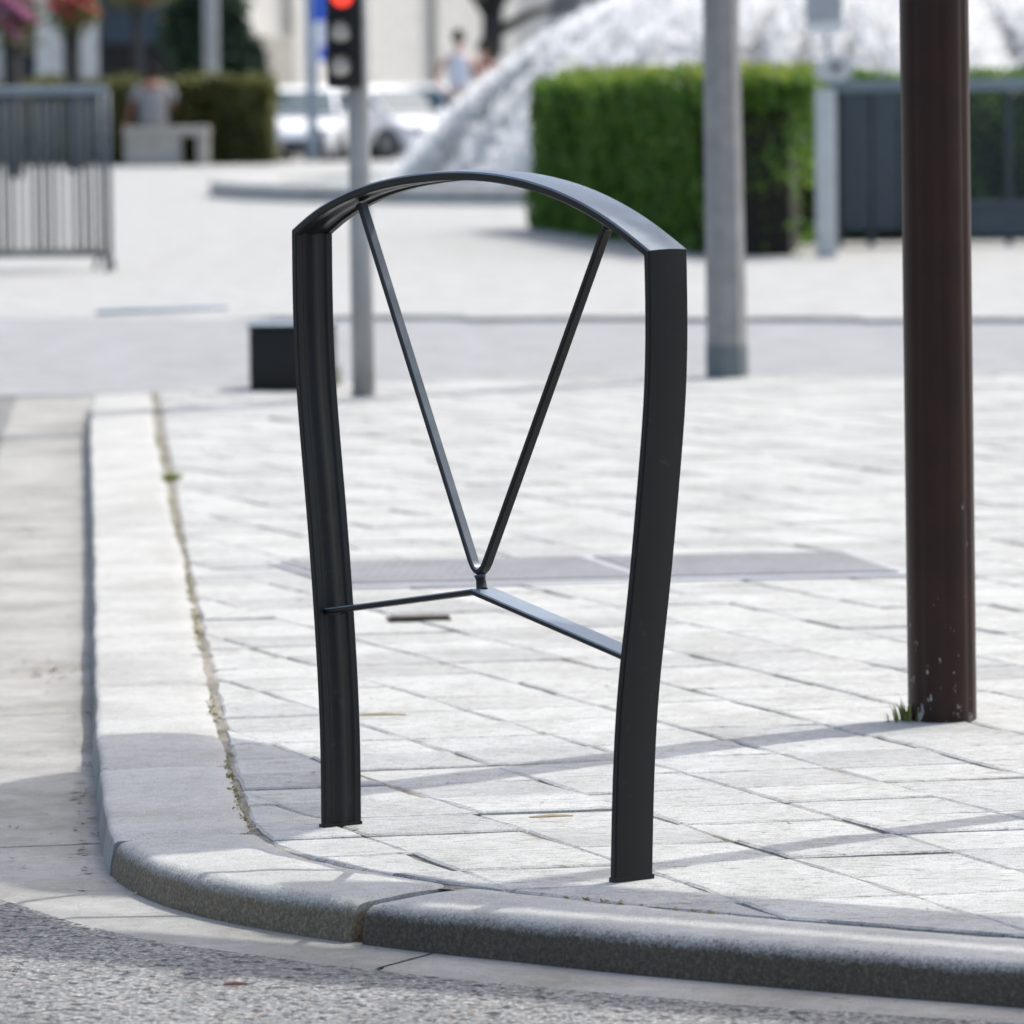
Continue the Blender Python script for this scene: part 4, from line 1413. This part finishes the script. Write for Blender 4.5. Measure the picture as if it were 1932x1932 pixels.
# seated person on the bench, back to the camera, leaning forward on one arm
pb = Vector((P(290, 240, b0.y + 0.3).x, b0.y + 0.30, hB))
per = empty('person', pb, 'seated person in light grey shirt on the stone bench, seen from behind with head bowed', 'person')
f = Fig()
pel = f.chain([((0, 0, 0.10), (0.16, 0.12))])
ch = f.chain([((0, 0.03, 0.24), (0.14, 0.10)), ((-0.005, 0.08, 0.40), (0.155, 0.105)), ((-0.01, 0.13, 0.50), (0.13, 0.09))], pel)
f.chain([((-0.015, 0.18, 0.56), 0.055), ((-0.02, 0.22, 0.60), 0.055)], ch)
el = f.chain([((-0.19, 0.12, 0.47), 0.055), ((-0.25, 0.06, 0.34), 0.043), ((-0.29, 0.0, 0.20), 0.037), ((-0.31, -0.03, 0.10), 0.032), ((-0.325, -0.05, 0.035), 0.024)], ch)
hand(f, el, (-0.3, -1, -0.12), (1, -0.3, 0))
el = f.chain([((0.18, 0.13, 0.47), 0.055), ((0.22, 0.16, 0.34), 0.045), ((0.23, 0.24, 0.22), 0.038), ((0.15, 0.36, 0.17), 0.032), ((0.10, 0.44, 0.15), 0.025)], ch)
hand(f, el, (-0.3, 1, -0.1), (1, 0.3, 0))
for s in (-1, 1):
    f.chain([((s * 0.10, 0.16, 0.09), 0.095), ((s * 0.13, 0.40, 0.09), 0.072), ((s * 0.13, 0.48, 0.04), 0.062), ((s * 0.13, 0.47, -0.18), 0.052), ((s * 0.13, 0.45, -0.36), 0.038), ((s * 0.13, 0.47, -0.41), 0.038), ((s * 0.14, 0.60, -0.425), (0.042, 0.026))], pel)
skin('body', f.v, f.e, f.r, M_skind, per)
head(per, Vector((-0.02, 0.26, 0.665)), R(180), M_skind, M_hair, True)
m = MB(); vs, fs = [], []
rings = [(0.0, 0.0, 0.005, 0.185, 0.145), (0.0, 0.01, 0.10, 0.18, 0.14), (0.0, 0.035, 0.22, 0.172, 0.125), (-0.003, 0.065, 0.33, 0.188, 0.125), (-0.005, 0.095, 0.42, 0.198, 0.12), (-0.008, 0.12, 0.485, 0.185, 0.105), (-0.01, 0.14, 0.525, 0.13, 0.09), (-0.014, 0.16, 0.56, 0.075, 0.07)]
for (x_, y_, z_, rx_, ry_) in rings:
    for k in range(20):
        a = 2 * math.pi * k / 20; w_ = 1 + 0.025 * math.sin(a * 5 + z_ * 40)
        vs.append((x_ + rx_ * w_ * math.cos(a), y_ + ry_ * w_ * math.sin(a), z_))
for j in range(len(rings) - 1):
    for k in range(20): fs.append((j * 20 + k, j * 20 + (k + 1) % 20, (j + 1) * 20 + (k + 1) % 20, (j + 1) * 20 + k))
fs.append(tuple(range(20))); m.add(vs, fs)
for s_ in (-1, 1): m.tube([(s_ * 0.12, 0.12, 0.49), (s_ * 0.185, 0.115, 0.465), (s_ * 0.232, 0.085, 0.38), (s_ * 0.252, 0.07, 0.33)], [0.05, 0.07, 0.066, 0.062], 12)
m.build('shirt', M_shirt, per, smooth=True, local=True)
f = Fig(); a0 = f.chain([((0, 0.0, 0.09), (0.172, 0.125))])
for s in (-1, 1): f.chain([((s * 0.10, 0.16, 0.09), 0.105), ((s * 0.13, 0.42, 0.09), 0.085), ((s * 0.13, 0.50, 0.02), 0.075), ((s * 0.13, 0.47, -0.2), 0.064), ((s * 0.13, 0.45, -0.36), 0.056)], a0)
skin('trousers', f.v, f.e, f.r, M_jean, per)


# ------------------------------------------------------------------ parked cars
def lerp_prof(p, x):
    for (x0, z0), (x1, z1) in zip(p, p[1:]):
        if x0 <= x <= x1: return z0 + (z1 - z0) * (x - x0) / (x1 - x0)
    return p[-1][1]


def car(loc, rz, label, Ln=4.05, Hh=1.47, flip=False):
    r = empty('parked_car', loc, label, 'car', 'white cars parked beyond the plaza', rz)
    hl = Ln / 2
    # side outline of the lower body (bonnet to the +X end)
    belt = [(-hl, 0.55), (-hl + 0.06, 0.82), (-hl + 0.35, 0.93), (0.55, 0.92), (0.75, 0.93), (hl - 0.55, 0.80), (hl - 0.15, 0.68), (hl, 0.45)]
    xs_ = np.linspace(-hl, hl, 41)
    secs = []
    for x in xs_:
        wv = 0.83 * (1 - 0.13 * abs(x / hl) ** 6 - 0.06 * max(0, x / hl) ** 3)
        zb_ = 0.20 + 0.10 * abs(x / hl) ** 8
        zt2 = lerp_prof(belt, x)
        secs.append([(x, -wv * 0.94, zb_), (x, -wv, zb_ + 0.14), (x, -wv, zt2 * 0.80), (x, -wv * 0.955, zt2 - 0.02), (x, -wv * 0.80, zt2 + 0.01), (x, 0, zt2 + 0.03), (x, wv * 0.80, zt2 + 0.01), (x, wv * 0.955, zt2 - 0.02), (x, wv, zt2 * 0.80), (x, wv, zb_ + 0.14), (x, wv * 0.94, zb_)])
    m = MB(); n = 11
    vs = [p for s_ in secs for p in s_]
    fs = [(i * n + k, i * n + (k + 1) % n, (i + 1) * n + (k + 1) % n, (i + 1) * n + k) for i in range(len(secs) - 1) for k in range(n)]
    fs += [tuple(range(n)), tuple((len(secs) - 1) * n + k for k in range(n - 1, -1, -1))]
    m.add(vs, fs); body = m.build('body', M_white, r, autosmooth=R(38), local=True)
    # cabin
    roof = [(-hl + 0.10, 0.90), (-hl + 0.33, 1.32), (-hl + 0.75, Hh - 0.02), (-0.2, Hh), (0.25, Hh - 0.06), (1.02, 0.92)]
    cx_ = [p[0] for p in roof]
    m = MB(); vs, fs = [], []
    for x, z in roof:
        t = (z - 0.9) / (Hh - 0.9)
        wv = 0.79 - 0.20 * t
        vs += [(x, -0.79, min(z, 0.90)), (x, -wv, z - 0.03 * t), (x, -wv * 0.8, z), (x, wv * 0.8, z), (x, wv, z - 0.03 * t), (x, 0.79, min(z, 0.90))]
    for i in range(len(roof) - 1):
        for k in range(5): fs.append((i * 6 + k, i * 6 + k + 1, (i + 1) * 6 + k + 1, (i + 1) * 6 + k))
    m.add(vs, fs); m.build('cabin', M_white, r, autosmooth=R(38), local=True)

    def on_side(x, z, s):
        t = (z - 0.9) / (Hh - 0.9)
        return (x, s * (0.79 - 0.20 * t + 0.010), z)
    for s in (-1, 1):
        for poly in ([(-hl + 0.36, 0.96), (-hl + 0.46, 1.26), (-hl + 0.78, 1.385), (-0.32, 1.395), (-0.32, 0.96)], [(-0.24, 0.96), (-0.24, 1.395), (0.18, 1.355), (0.82, 0.985), (0.82, 0.96)]):
            m = MB(); m.add([on_side(x, z, s) for x, z in poly] + [(x, y_ * 0.985, z) for x, y_, z in [on_side(x, z, s) for x, z in poly]], [tuple(range(len(poly))), tuple(range(2 * len(poly) - 1, len(poly) - 1, -1))] + [(k, (k + 1) % len(poly), len(poly) + (k + 1) % len(poly), len(poly) + k) for k in range(len(poly))])
            m.build('side_window', M_glass, r, local=True)
    for (x0, z0, x1, z1, nm) in ((0.33, 1.37, 0.98, 0.955, 'windscreen'), (-hl + 0.34, 1.30, -hl + 0.13, 0.97, 'rear_window')):
        sgn = 1 if x0 > 0 else -1
        nx, nz = (z0 - z1), abs(x1 - x0); ln = math.hypot(nx, nz); ox, oz = sgn * nx / ln * 0.012, nz / ln * 0.012
        q = [(x0 + ox, -0.56, z0 + oz), (x0 + ox, 0.56, z0 + oz), (x1 + ox, 0.72, z1 + oz), (x1 + ox, -0.72, z1 + oz)]
        q2 = [(x - ox * 0.8, y_, z - oz * 0.8) for x, y_, z in q]
        m = MB(); m.add(q + q2, [(0, 1, 2, 3), (7, 6, 5, 4)] + [(k, (k + 1) % 4, 4 + (k + 1) % 4, 4 + k) for k in range(4)]); m.build(nm, M_glass, r, local=True)
    for x in (-hl + 0.72, hl - 0.80):
        for s in (-1, 1):
            m = MB(); m.tube([(x, s * 0.84, 0.31), (x, s * 0.66, 0.31)], 0.31, 24); wh = m.build('wheel', M_tyre, r, autosmooth=R(40), local=True)
            m = MB(); m.tube([(x, s * 0.846, 0.31), (x, s * 0.80, 0.31)], 0.20, 20); m.build('rim', M_rim, wh, autosmooth=R(40), local=True)
            m = MB(); m.tube([(x, s * 0.835, 0.33), (x, s * 0.60, 0.33)], 0.36, 24); m.build('wheel_arch', M_trim, r, autosmooth=R(40), local=True)
    for s in (-1, 1):
        m = MB(); m.box(hl - 0.22, hl - 0.02, s * 0.58 - 0.13, s * 0.58 + 0.13, 0.58, 0.70, bev=0.03); m.build('headlight', M_rim, r, local=True)
        m = MB(); m.box(-hl - 0.012, -hl + 0.10, s * 0.66 - 0.08, s * 0.66 + 0.08, 0.62, 0.88, bev=0.02); m.build('tail_light', M_red, r, local=True)
        m = MB(); m.box(0.62, 0.80, s * 0.92 - 0.08, s * 0.92 + 0.08, 0.95, 1.07, bev=0.03); m.build('mirror', M_white, r, local=True)
        m = MB(); m.box(-hl + 1.05, hl - 1.12, s * 0.815 - 0.02, s * 0.815 + 0.02, 0.22, 0.36, bev=0.01); m.build('sill', M_trim, r, local=True)
    for x in (-hl - 0.02, hl + 0.02):
        m = MB(); m.box(x - 0.06, x + 0.06, -0.70, 0.70, 0.28, 0.50, bev=0.04); m.build('bumper', M_trim, r, local=True)
    return r


yc = 104.0
zc = -0.60
car((P(577, 290, yc).x, yc, zc), R(-97), 'white hatchback facing the camera, left of the traffic light pole', 3.7)
car((P(722, 290, yc + 1).x, yc + 1.6, zc), R(-46), 'white car nose to the right, just right of the traffic light pole', 3.6)
car((P(856, 290, yc + 1).x, yc + 2.2, zc), R(-44), 'white car partly hidden behind the standing person and fountain spray', 3.8)

# dark scooter left of the cars
sx = P(478, 280, 99.0)
sct = empty('parked_scooter', (sx.x, 99.0, -0.585), 'dark parked scooter beside the white hatchback', 'scooter', rz=R(35))
for x in (-0.6, 0.6):
    m = MB(); vs, fs = [], []
    for k in range(24):
        a = 2 * math.pi * k / 24
        for j in range(8):
            bb = 2 * math.pi * j / 8
            rr2 = 0.20 + 0.055 * math.cos(bb); vs.append((x + rr2 * math.cos(a), 0.05 * math.sin(bb), 0.255 + rr2 * math.sin(a)))
    for k in range(24):
        for j in range(8): fs.append((k * 8 + j, ((k + 1) % 24) * 8 + j, ((k + 1) % 24) * 8 + (j + 1) % 8, k * 8 + (j + 1) % 8))
    m.add(vs, fs); m.build('wheel', M_tyre, sct, smooth=True, local=True)
m = MB(); m.tube([(-0.75, 0, 0.55), (-0.4, 0, 0.60), (-0.05, 0, 0.5), (0.1, 0, 0.32), (0.35, 0, 0.30)], [0.10, 0.17, 0.15, 0.12, 0.10], 12); m.build('rear_body', plain('dark_fairing', (0.03, 0.03, 0.035), rough=0.35), sct, smooth=True, local=True)
m = MB(); m.tube([(-0.7, 0, 0.74), (-0.35, 0, 0.76), (0.0, 0, 0.70)], [0.09, 0.13, 0.10], 12); m.build('seat', M_tyre, sct, smooth=True, local=True)
m = MB(); m.tube([(0.38, 0, 0.28), (0.45, 0, 0.6), (0.40, 0, 0.9)], [0.14, 0.17, 0.12], 12); m.build('front_shield', plain('pale_fairing', (0.5, 0.52, 0.58), rough=0.35), sct, smooth=True, local=True)
m = MB(); m.tube([(0.6, 0, 0.27), (0.42, 0, 0.95)], 0.03, 8); m.build('fork', M_rim, sct, smooth=True, local=True)
m = MB(); m.tube([(0.34, -0.34, 0.98), (0.42, 0, 0.97), (0.34, 0.34, 0.98)], 0.018, 8); m.build('handlebar', M_trim, sct, smooth=True, local=True)
m = MB(); m.box(-0.92, -0.80, -0.08, 0.08, 0.52, 0.62, bev=0.02); m.build('tail_light', M_red, sct, local=True)

# ------------------------------------------------------------------ blue parking signs beyond the traffic light
M_blue = plain('sign_blue', (0.02, 0.10, 0.55), rough=0.35, var=0.05)
M_bluepost = plain('blue_grey_post', (0.20, 0.26, 0.33), rough=0.5)
y = 80.0; sc = y / F
b = P(590, 290, y); b.z = gz(y) + 0.0
bs_ = empty('blue_sign_post', b, 'blue-grey post with blue and white panels behind the traffic light', 'sign')
zz0 = -0.15
m = MB(); m.tube([(b.x, y, zz0 - 0.2), (b.x, y, 2.6)], 10.5 * sc, 14); m.build('post', M_bluepost, bs_, smooth=True)
m = MB(); a, e = P(590, 42, y), P(628, -30, y); m.box(a.x, e.x, y - 0.13, y - 0.11, a.z, e.z, bev=0.004); m.build('panel', M_blue, bs_)
m = MB(); a, e = P(600, 82, y), P(630, 44, y); m.box(a.x, e.x, y - 0.13, y - 0.11, a.z, e.z, bev=0.004); m.build('panel', plain('sign_white', (0.6, 0.62, 0.7)), bs_)
m = MB(); a, e = P(602, 116, y), P(632, 84, y); m.box(a.x, e.x, y - 0.13, y - 0.11, a.z, e.z, bev=0.004); m.build('panel', M_blue, bs_)

# grey lamp column far left
y = 76.0; b = P(402, 290, y)
gl_ = empty('lamp_column', (b.x, y, 0), 'slim pale grey lamp column rising behind the low hedge', 'lamp post')
m = MB(); m.tube([(b.x, y, -0.2), (b.x, y, 2.2), (b.x, y, 6.0)], [15 * y / F, 14 * y / F, 0.05], 16); m.build('column', M_steel, gl_, smooth=True)
m = MB(); m.tube([(b.x, y, 5.95), (b.x, y, 6.25)], [0.10, 0.22], 14); m.build('lamp_head', M_trim, gl_, smooth=True)


# ------------------------------------------------------------------ trees
def tree(base, h_trunk, r_trunk, crown_c, crown_r, label, leaf, nleaf, lsize, limbs, name='tree', group=None):
    r = empty(name, base, label, 'tree', group)
    m = MB()
    b_ = Vector(base)
    m.tube([b_ + Vector((0, 0, -0.3)), b_ + Vector((0.02, 0, h_trunk * 0.3)), b_ + Vector((-0.03, 0, h_trunk * 0.7)), b_ + Vector((0, 0, h_trunk))], [r_trunk * 1.15, r_trunk, r_trunk * 0.9, r_trunk * 0.85], 12)
    for (dx, dy, dz, hs) in limbs:
        s_ = b_ + Vector((0, 0, h_trunk * hs)); e_ = s_ + Vector((dx, dy, dz))
        m.tube([s_, s_.lerp(e_, 0.4) + Vector((0, 0, 0.1)), e_], [r_trunk * 0.55, r_trunk * 0.38, r_trunk * 0.12], 8)
    m.build('trunk', M_bark, r, smooth=True)
    cl = []
    for k in range(46):
        d_ = rng.normal(size=3); d_ /= np.linalg.norm(d_)
        cl.append(np.array(crown_c) + d_ * np.array(crown_r) * (0.35 + 0.6 * rng.random()))
    per_c = nleaf // 46
    pts = np.concatenate([c_ + rng.normal(size=(per_c, 3)) * np.array(crown_r) * 0.17 for c_ in cl])
    leaf_cloud('crown', pts, lsize, leaf, r, up_bias=0.3)
    return r


y = 92.0; x = P(395, 100, y).x
tree((x, y, -0.55), 1.3, 0.12, (x, y, 1.75), (0.75, 0.7, 1.25), 'dense dark green tree behind the grey lamp column', L_dark, 9000, 0.11, [(0.4, 0, 0.8, 0.8), (-0.4, 0.1, 0.8, 0.8)])
x = P(470, 100, y).x
tree((x, y + 1, -0.55), 0.9, 0.06, (x, y + 1, 1.15), (0.30, 0.3, 0.62), 'small green bush tree right of the grey lamp column', L_dark, 2500, 0.08, [(0.1, 0, 0.4, 0.8)])
y = 95.0; x = P(930, 100, y).x
tree((x, y, -0.58), 2.7, 0.20, (x, y, 5.6), (2.4, 2.4, 1.6), 'tall street tree with dark trunk behind the standing person', L_dark, 16000, 0.14, [(1.6, 0.1, 0.6, 0.86), (-1.3, 0.2, 1.6, 0.95), (0.9, -0.4, 2.0, 1.0), (-0.5, 0.6, 2.2, 1.0), (0.5, 0.2, 0.5, 0.98)])


# flowering standards at the far left
def flower_post(u, y, leaf, label, ctr_v, ru, rv, w_u):
    x = P(u, 100, y).x; c = P(u, ctr_v, y)
    r = empty('flower_post', (x, y, 0), label, 'flowers', 'flower posts at the far left')
    m = MB(); m.tube([(x, y, -0.2), (x, y, c.z)], w_u * y / F / 2, 12); m.build('post', M_bark, r, smooth=True)
    m = MB(); m.tube([(x, y, c.z - 0.12), (x, y, c.z + 0.05)], [0.08, 0.22], 14); m.build('basket', M_trim, r, smooth=True)
    n = 2600
    d_ = rng.normal(size=(n, 3)); d_ /= np.linalg.norm(d_, axis=1, keepdims=True)
    pts = np.array([c.x, y, c.z + 0.05]) + d_ * np.array([ru, ru, rv]) * (rng.random((n, 1)) ** 0.4) * (0.8 + 0.35 * np.sin(d_[:, :1] * 5 + d_[:, 2:] * 7))
    leaf_cloud('blossoms', pts, 0.05, leaf, r)
    n = 900
    pts = np.array([c.x, y, c.z - 0.05]) + rng.normal(size=(n, 3)) * np.array([ru, ru, rv]) * 0.45
    leaf_cloud('leaves', pts, 0.06, L_hedge2, r)


flower_post(138, 66.0, L_red, 'dark post with a ball of red flowers at the far left', 14, 0.30, 0.24, 26)
flower_post(22, 62.0, L_pink, 'dark post with pink flowers at the top left corner', 22, 0.30, 0.36, 34)
flower_post(258, 88.0, L_red, 'red flowers hanging before the dark shopfront at top left', -26, 0.55, 0.30, 16)

# ------------------------------------------------------------------ buildings behind
M_lime = granite('limestone_wall', (0.80, 0.775, 0.72), speck=12, contrast=0.12, stain=0.18)
M_limed = granite('limestone_plinth', (0.52, 0.49, 0.43), speck=12, contrast=0.15, stain=0.25)
M_navy = plain('navy_shopfront', (0.016, 0.026, 0.04), rough=0.4)
M_wglass = glass_mat('shop_glass', (0.012, 0.014, 0.018))
M_shut = plain('grey_shutter', (0.30, 0.31, 0.31), rough=0.6)


def building(name, label, x0, x1, y, z0, h, wall, floors, win_w, gap, door_u=None, base=None, base_h=1.4):
    r = empty(name, ((x0 + x1) / 2, y, z0), label, 'building')
    m = MB(); m.box(x0, x1, y, y + 9, z0, z0 + h); m.build('wall', wall, r)
    m = MB(); m.box(x0 - 0.05, x1 + 0.05, y - 0.10, y - 0.003, z0, z0 + base_h, bev=0.02); m.build('plinth', base or wall, r)
    for zc_ in floors[1:] + [h]:
        m = MB(); m.box(x0 - 0.1, x1 + 0.1, y - 0.18, y - 0.002, z0 + zc_ - 0.35, z0 + zc_ - 0.12, bev=0.04); m.build('cornice', wall, r)
    m = MB(); m.prism([(x0 - 0.2, y - 0.2), (x1 + 0.2, y - 0.2), (x1 + 0.2, y + 9.2), (x0 - 0.2, y + 9.2)], z0 + h + 0.003, z0 + h + 0.5)
    m.build('roof', M_shut, r)
    for fz in floors:
        x = x0 + gap
        while x + win_w < x1:
            zb_ = z0 + fz + (1.75 if fz == 0 else 0.9)
            m = MB(); m.box(x - 0.12, x + win_w + 0.12, y - 0.07, y - 0.003, zb_ - 0.12, zb_ + 2.12, bev=0.02); f_ = m.build('window', wall, r)
            m = MB(); m.box(x, x + win_w, y - 0.085, y - 0.0725, zb_, zb_ + 2.0); m.build('pane', M_wglass, f_)
            m = MB(); m.box(x - 0.2, x + win_w + 0.2, y - 0.2, y - 0.071, zb_ - 0.26, zb_ - 0.125, bev=0.02); m.build('sill', wall, f_)
            x += win_w + gap
    return r


yb = 122.0
xm_ = P(735, 0, yb).x
xL, xR = xm_ - 8.6, xm_ + 8.2
b1_ = building('stone_building', 'pale limestone building in the centre background behind the parked cars', xL, xR, yb, -0.6, 13.0, M_lime, [4.6, 8.6], 1.1, 2.2, base=M_lime, base_h=1.3)
# pilasters, and weathered lower wall at the left
for x in (xL + 1.2, xL + 4.4, xL + 7.7, xL + 11.0, xL + 14.3):
    m = MB(); m.box(x - 0.28, x + 0.28, yb - 0.2, yb - 0.102, -0.6, 3.9, bev=0.03); m.build('pilaster', M_lime, b1_)
m = MB(); m.box(xL + 1.6, xL + 4.0, yb - 0.28, yb - 0.105, -0.6, 1.9, bev=0.04); m.build('weathered_panel', M_limed, b1_)
b1_.rotation_euler = (0, 0, R(63))
xs0, xs1 = P(1040, 0, yb).x, P(1120, 0, yb).x
b2_ = building('side_building', 'grey walled building between the limestone block and the fountain spray', xs0, xs0 + 16, yb + 9.5, -0.6, 11.0, M_shut, [0, 4.2], 1.2, 2.4, base=M_shut)
xl0, xl1 = P(-420, 0, 108).x, P(438, 0, 108).x
b3_ = building('shop_building', 'building with dark navy shopfront at the far left behind the flowers', xl0, xl1, 108.0, -0.6, 10.0, M_lime, [3.9, 7.0], 1.0, 1.5, base=M_limed, base_h=0.6)
x0_, x1_ = P(186, 0, 108).x, P(436, 0, 108).x
zt2 = 3.3
m = MB(); m.box(x0_, x1_, 107.86, 107.895, -0.6, zt2, bev=0.01); sf = m.build('shopfront', M_navy, b3_)
for k in range(3):
    a_ = x0_ + 0.12 + k * (x1_ - x0_ - 0.1) / 3; m = MB(); m.box(a_, a_ + (x1_ - x0_ - 0.1) / 3 - 0.14, 107.84, 107.857, -0.1, 1.75); m.build('shop_window', M_wglass, sf)
m = MB(); m.box(x0_ + 0.02, x1_ - 0.02, 107.80, 107.856, P(200, 82, 107.8).z, P(200, 28, 107.8).z, bev=0.01); m.build('fascia', plain('slate_fascia', (0.03, 0.05, 0.075), rough=0.4), sf)
for u0, u1 in ((66, 116), (150, 182), (8, 30)):
    m = MB(); m.box(P(u0, 0, 107.5).x, P(u1, 0, 107.5).x, 107.5, 107.8, -0.6, 3.6, bev=0.03); m.build('pier', M_lime, b3_)
for u0, u1 in ((117, 149), (31, 65)):
    m = MB(); m.box(P(u0, 0, 107.9).x + 0.01, P(u1, 0, 107.9).x - 0.01, 107.82, 107.89, -0.6, 3.2, bev=0.01); m.build('doorway', M_navy, b3_)

# ------------------------------------------------------------------ weeds, leaves and crumbs on the ground
L_weed = leaf_mat('weed_green', (0.06, 0.10, 0.02), (0.13, 0.17, 0.03), (0.30, 0.28, 0.09))
L_dry = leaf_mat('dry_leaf', (0.10, 0.06, 0.035), (0.28, 0.20, 0.12), (0.45, 0.38, 0.26), trans=0.1)


def grass_tuft(c, n, h, label, lean=0.5, mat=L_weed):
    m = MB()
    for _ in range(n):
        a = random.random() * 6.28; rr2 = abs(random.gauss(0, 0.012)); b_ = Vector((c[0] + math.cos(a) * rr2 * 1.6, c[1] + math.sin(a) * rr2, c[2]))
        hh_ = h * random.uniform(0.4, 1.1); dv = Vector((math.cos(a), math.sin(a), 0)) * hh_ * lean * random.uniform(0.3, 1.2); sd = Vector((-math.sin(a), math.cos(a), 0)) * 0.0022
        p1 = b_ + dv * 0.4 + Vector((0, 0, hh_ * 0.65)); p2 = b_ + dv + Vector((0, 0, hh_))
        m.add([b_ - sd, b_ + sd, p1 + sd * 0.7, p1 - sd * 0.7, p2], [(0, 1, 2, 3), (3, 2, 4)])
    return tag(m.build('grass_tuft', mat), label, 'weed')


c = G(1710, 1360); grass_tuft((c.x, c.y, -0.003), 60, 0.038, 'small grass tuft at the foot of the brown pole')
c = G(318, 905); grass_tuft((c.x + 0.01, c.y, -0.003), 60, 0.03, 'little green weed in the joint beside the left kerb', lean=1.6)
c = G(632, 728); grass_tuft((c.x, c.y + 0.05, 0), 60, 0.09, 'green weed beside the black block bollard')
c = G(632, 1103); grass_tuft((c.x, c.y, 0), 14, 0.012, 'tiny weed in front of the inspection cover', lean=1.5)


def litter(name, spots, mat, smin, smax, z=0.003):
    m = MB()
    for p in spots:
        s_ = random.uniform(smin, smax); a = random.random() * 6.28; el = random.uniform(0.25, 0.6)
        ax = Vector((math.cos(a), math.sin(a), 0)) * s_; ay = Vector((-math.sin(a), math.cos(a), 0)) * s_ * el
        c_ = Vector((p[0], p[1], p[2] + z)); cu = s_ * random.uniform(0.05, 0.35)
        m.add([c_ - ax + Vector((0, 0, cu)), c_ - ax * 0.2 - ay, c_ + ax + Vector((0, 0, cu * random.random())), c_ + ax * 0.1 + ay, c_ + Vector((0, 0, 0.0006))], [(0, 1, 4), (1, 2, 4), (2, 3, 4), (3, 0, 4)])
    o = m.build(name, mat); o['kind'] = 'stuff'
    tag(o, 'scattered bits of dry leaf and grit lying on the ground', 'litter')
    return o


spots = []
for _ in range(150):     # gutter along the left kerb
    i = random.randrange(0, len(OUT) * 6 // 10); p = OUT[i] + NRM[i] * abs(random.gauss(0.006, 0.018)); spots.append((p.x, p.y, KZ))
for _ in range(24):
    p = G(random.gauss(95, 42), random.gauss(1272, 18), KZ); spots.append((p.x, p.y, KZ))
for _ in range(40):
    p = G(random.uniform(5, 150), random.uniform(860, 1640), KZ); spots.append((p.x, p.y, KZ - 0.003))
for _ in range(95):      # joint between kerb and paving
    i = random.randrange(0, len(INNER) * 9 // 10); p = INNER[i] - NRM[i] * (GAP * 0.5 + random.gauss(0, 0.008)); spots.append((p.x, p.y, -0.003))
for _ in range(230):     # paving
    p = G(random.uniform(420, 1932), 1932 - 1932 * 0.62 * random.random() ** 0.8); 
    if clip_all([p.to_2d() + Vector((-.001, -.001)), p.to_2d() + Vector((.001, -.001)), p.to_2d() + Vector((0, .001))]): spots.append((p.x, p.y, 0.001))
litter('leaf_litter', spots, L_dry, 0.003, 0.008)
L_dirt = leaf_mat('brown_leaf', (0.05, 0.03, 0.02), (0.13, 0.085, 0.05), (0.34, 0.25, 0.14), trans=0.1)
spots = []
for _ in range(70):
    i = random.randrange(0, len(OUT) * 55 // 100); p = OUT[i] + NRM[i] * abs(random.gauss(0.004, 0.016)); spots.append((p.x, p.y, KZ))
for (u, v, n_, su, sv_) in ((95, 1270, 26, 40, 12), (35, 1640, 3, 20, 20), (60, 950, 8, 14, 10), (60, 1000, 6, 12, 6), (150, 1480, 10, 8, 40), (155, 1600, 10, 7, 30)):
    for _ in range(n_):
        p = G(random.gauss(u, su), random.gauss(v, sv_), KZ); spots.append((p.x, p.y, KZ))
litter('gutter_leaves', spots, L_dirt, 0.006, 0.014)
# moss and sprouts in the joint between kerb and paving
n_ = 1500
ii = rng.integers(0, int(len(INNER) * 0.62), n_)
keep = [i for i in ii if math.sin(INNER[i].y * 2.3) + math.sin(INNER[i].y * 5.1 + 1) > -0.1]
pts = [(INNER[i].x - NRM[i].x * (GAP * 0.4 + random.gauss(0, 0.004)), INNER[i].y - NRM[i].y * (GAP * 0.4 + random.gauss(0, 0.004)), random.uniform(-0.002, 0.004)) for i in keep]
o = leaf_cloud('joint_moss', pts, 0.006, leaf_mat('dry_moss', (0.16, 0.14, 0.06), (0.26, 0.24, 0.09), (0.36, 0.34, 0.16), trans=0.2), None, up_bias=1.0)
tag(o, 'dry moss growing in the joint along the left kerb', 'moss')
spots = []
for _ in range(110):
    p = G(random.uniform(0, 1932), random.uniform(1760, 1930), -0.064)
    if p.y < 7.6: spots.append((p.x, p.y, -0.063))
litter('road_grit', spots, L_dry, 0.002, 0.006, z=0.004)
for (u, v, ln, a, z, lab) in ((510 * 0, 0, 0, 0, 0, None), (1040, 1544, 0.034, 0.2, 0.003, 'dry twig lying on the paving left of the near post'), (718, 1352, 0.045, 0.05, 0.003, 'straw-coloured twig lying on the paving right of the far post'), (444, 1861, 0.016, 0.1, -0.063, 'reddish brown leaf sliver lying on the asphalt')):
    if not lab: continue
    p = G(u, v, z); d_ = Vector((math.cos(a), math.sin(a), 0)) * ln
    m = MB(); m.tube([p - d_ + Vector((0, 0, 0.003)), p + Vector((0, 0.002, 0.004)), p + d_ + Vector((0, 0, 0.003))], [0.0016, 0.003, 0.0014], 6)
    tag(m.build('twig', plain('twig_brown', (0.17, 0.08, 0.05) if v > 1800 else (0.42, 0.33, 0.2), var=0.2)), lab, 'twig')
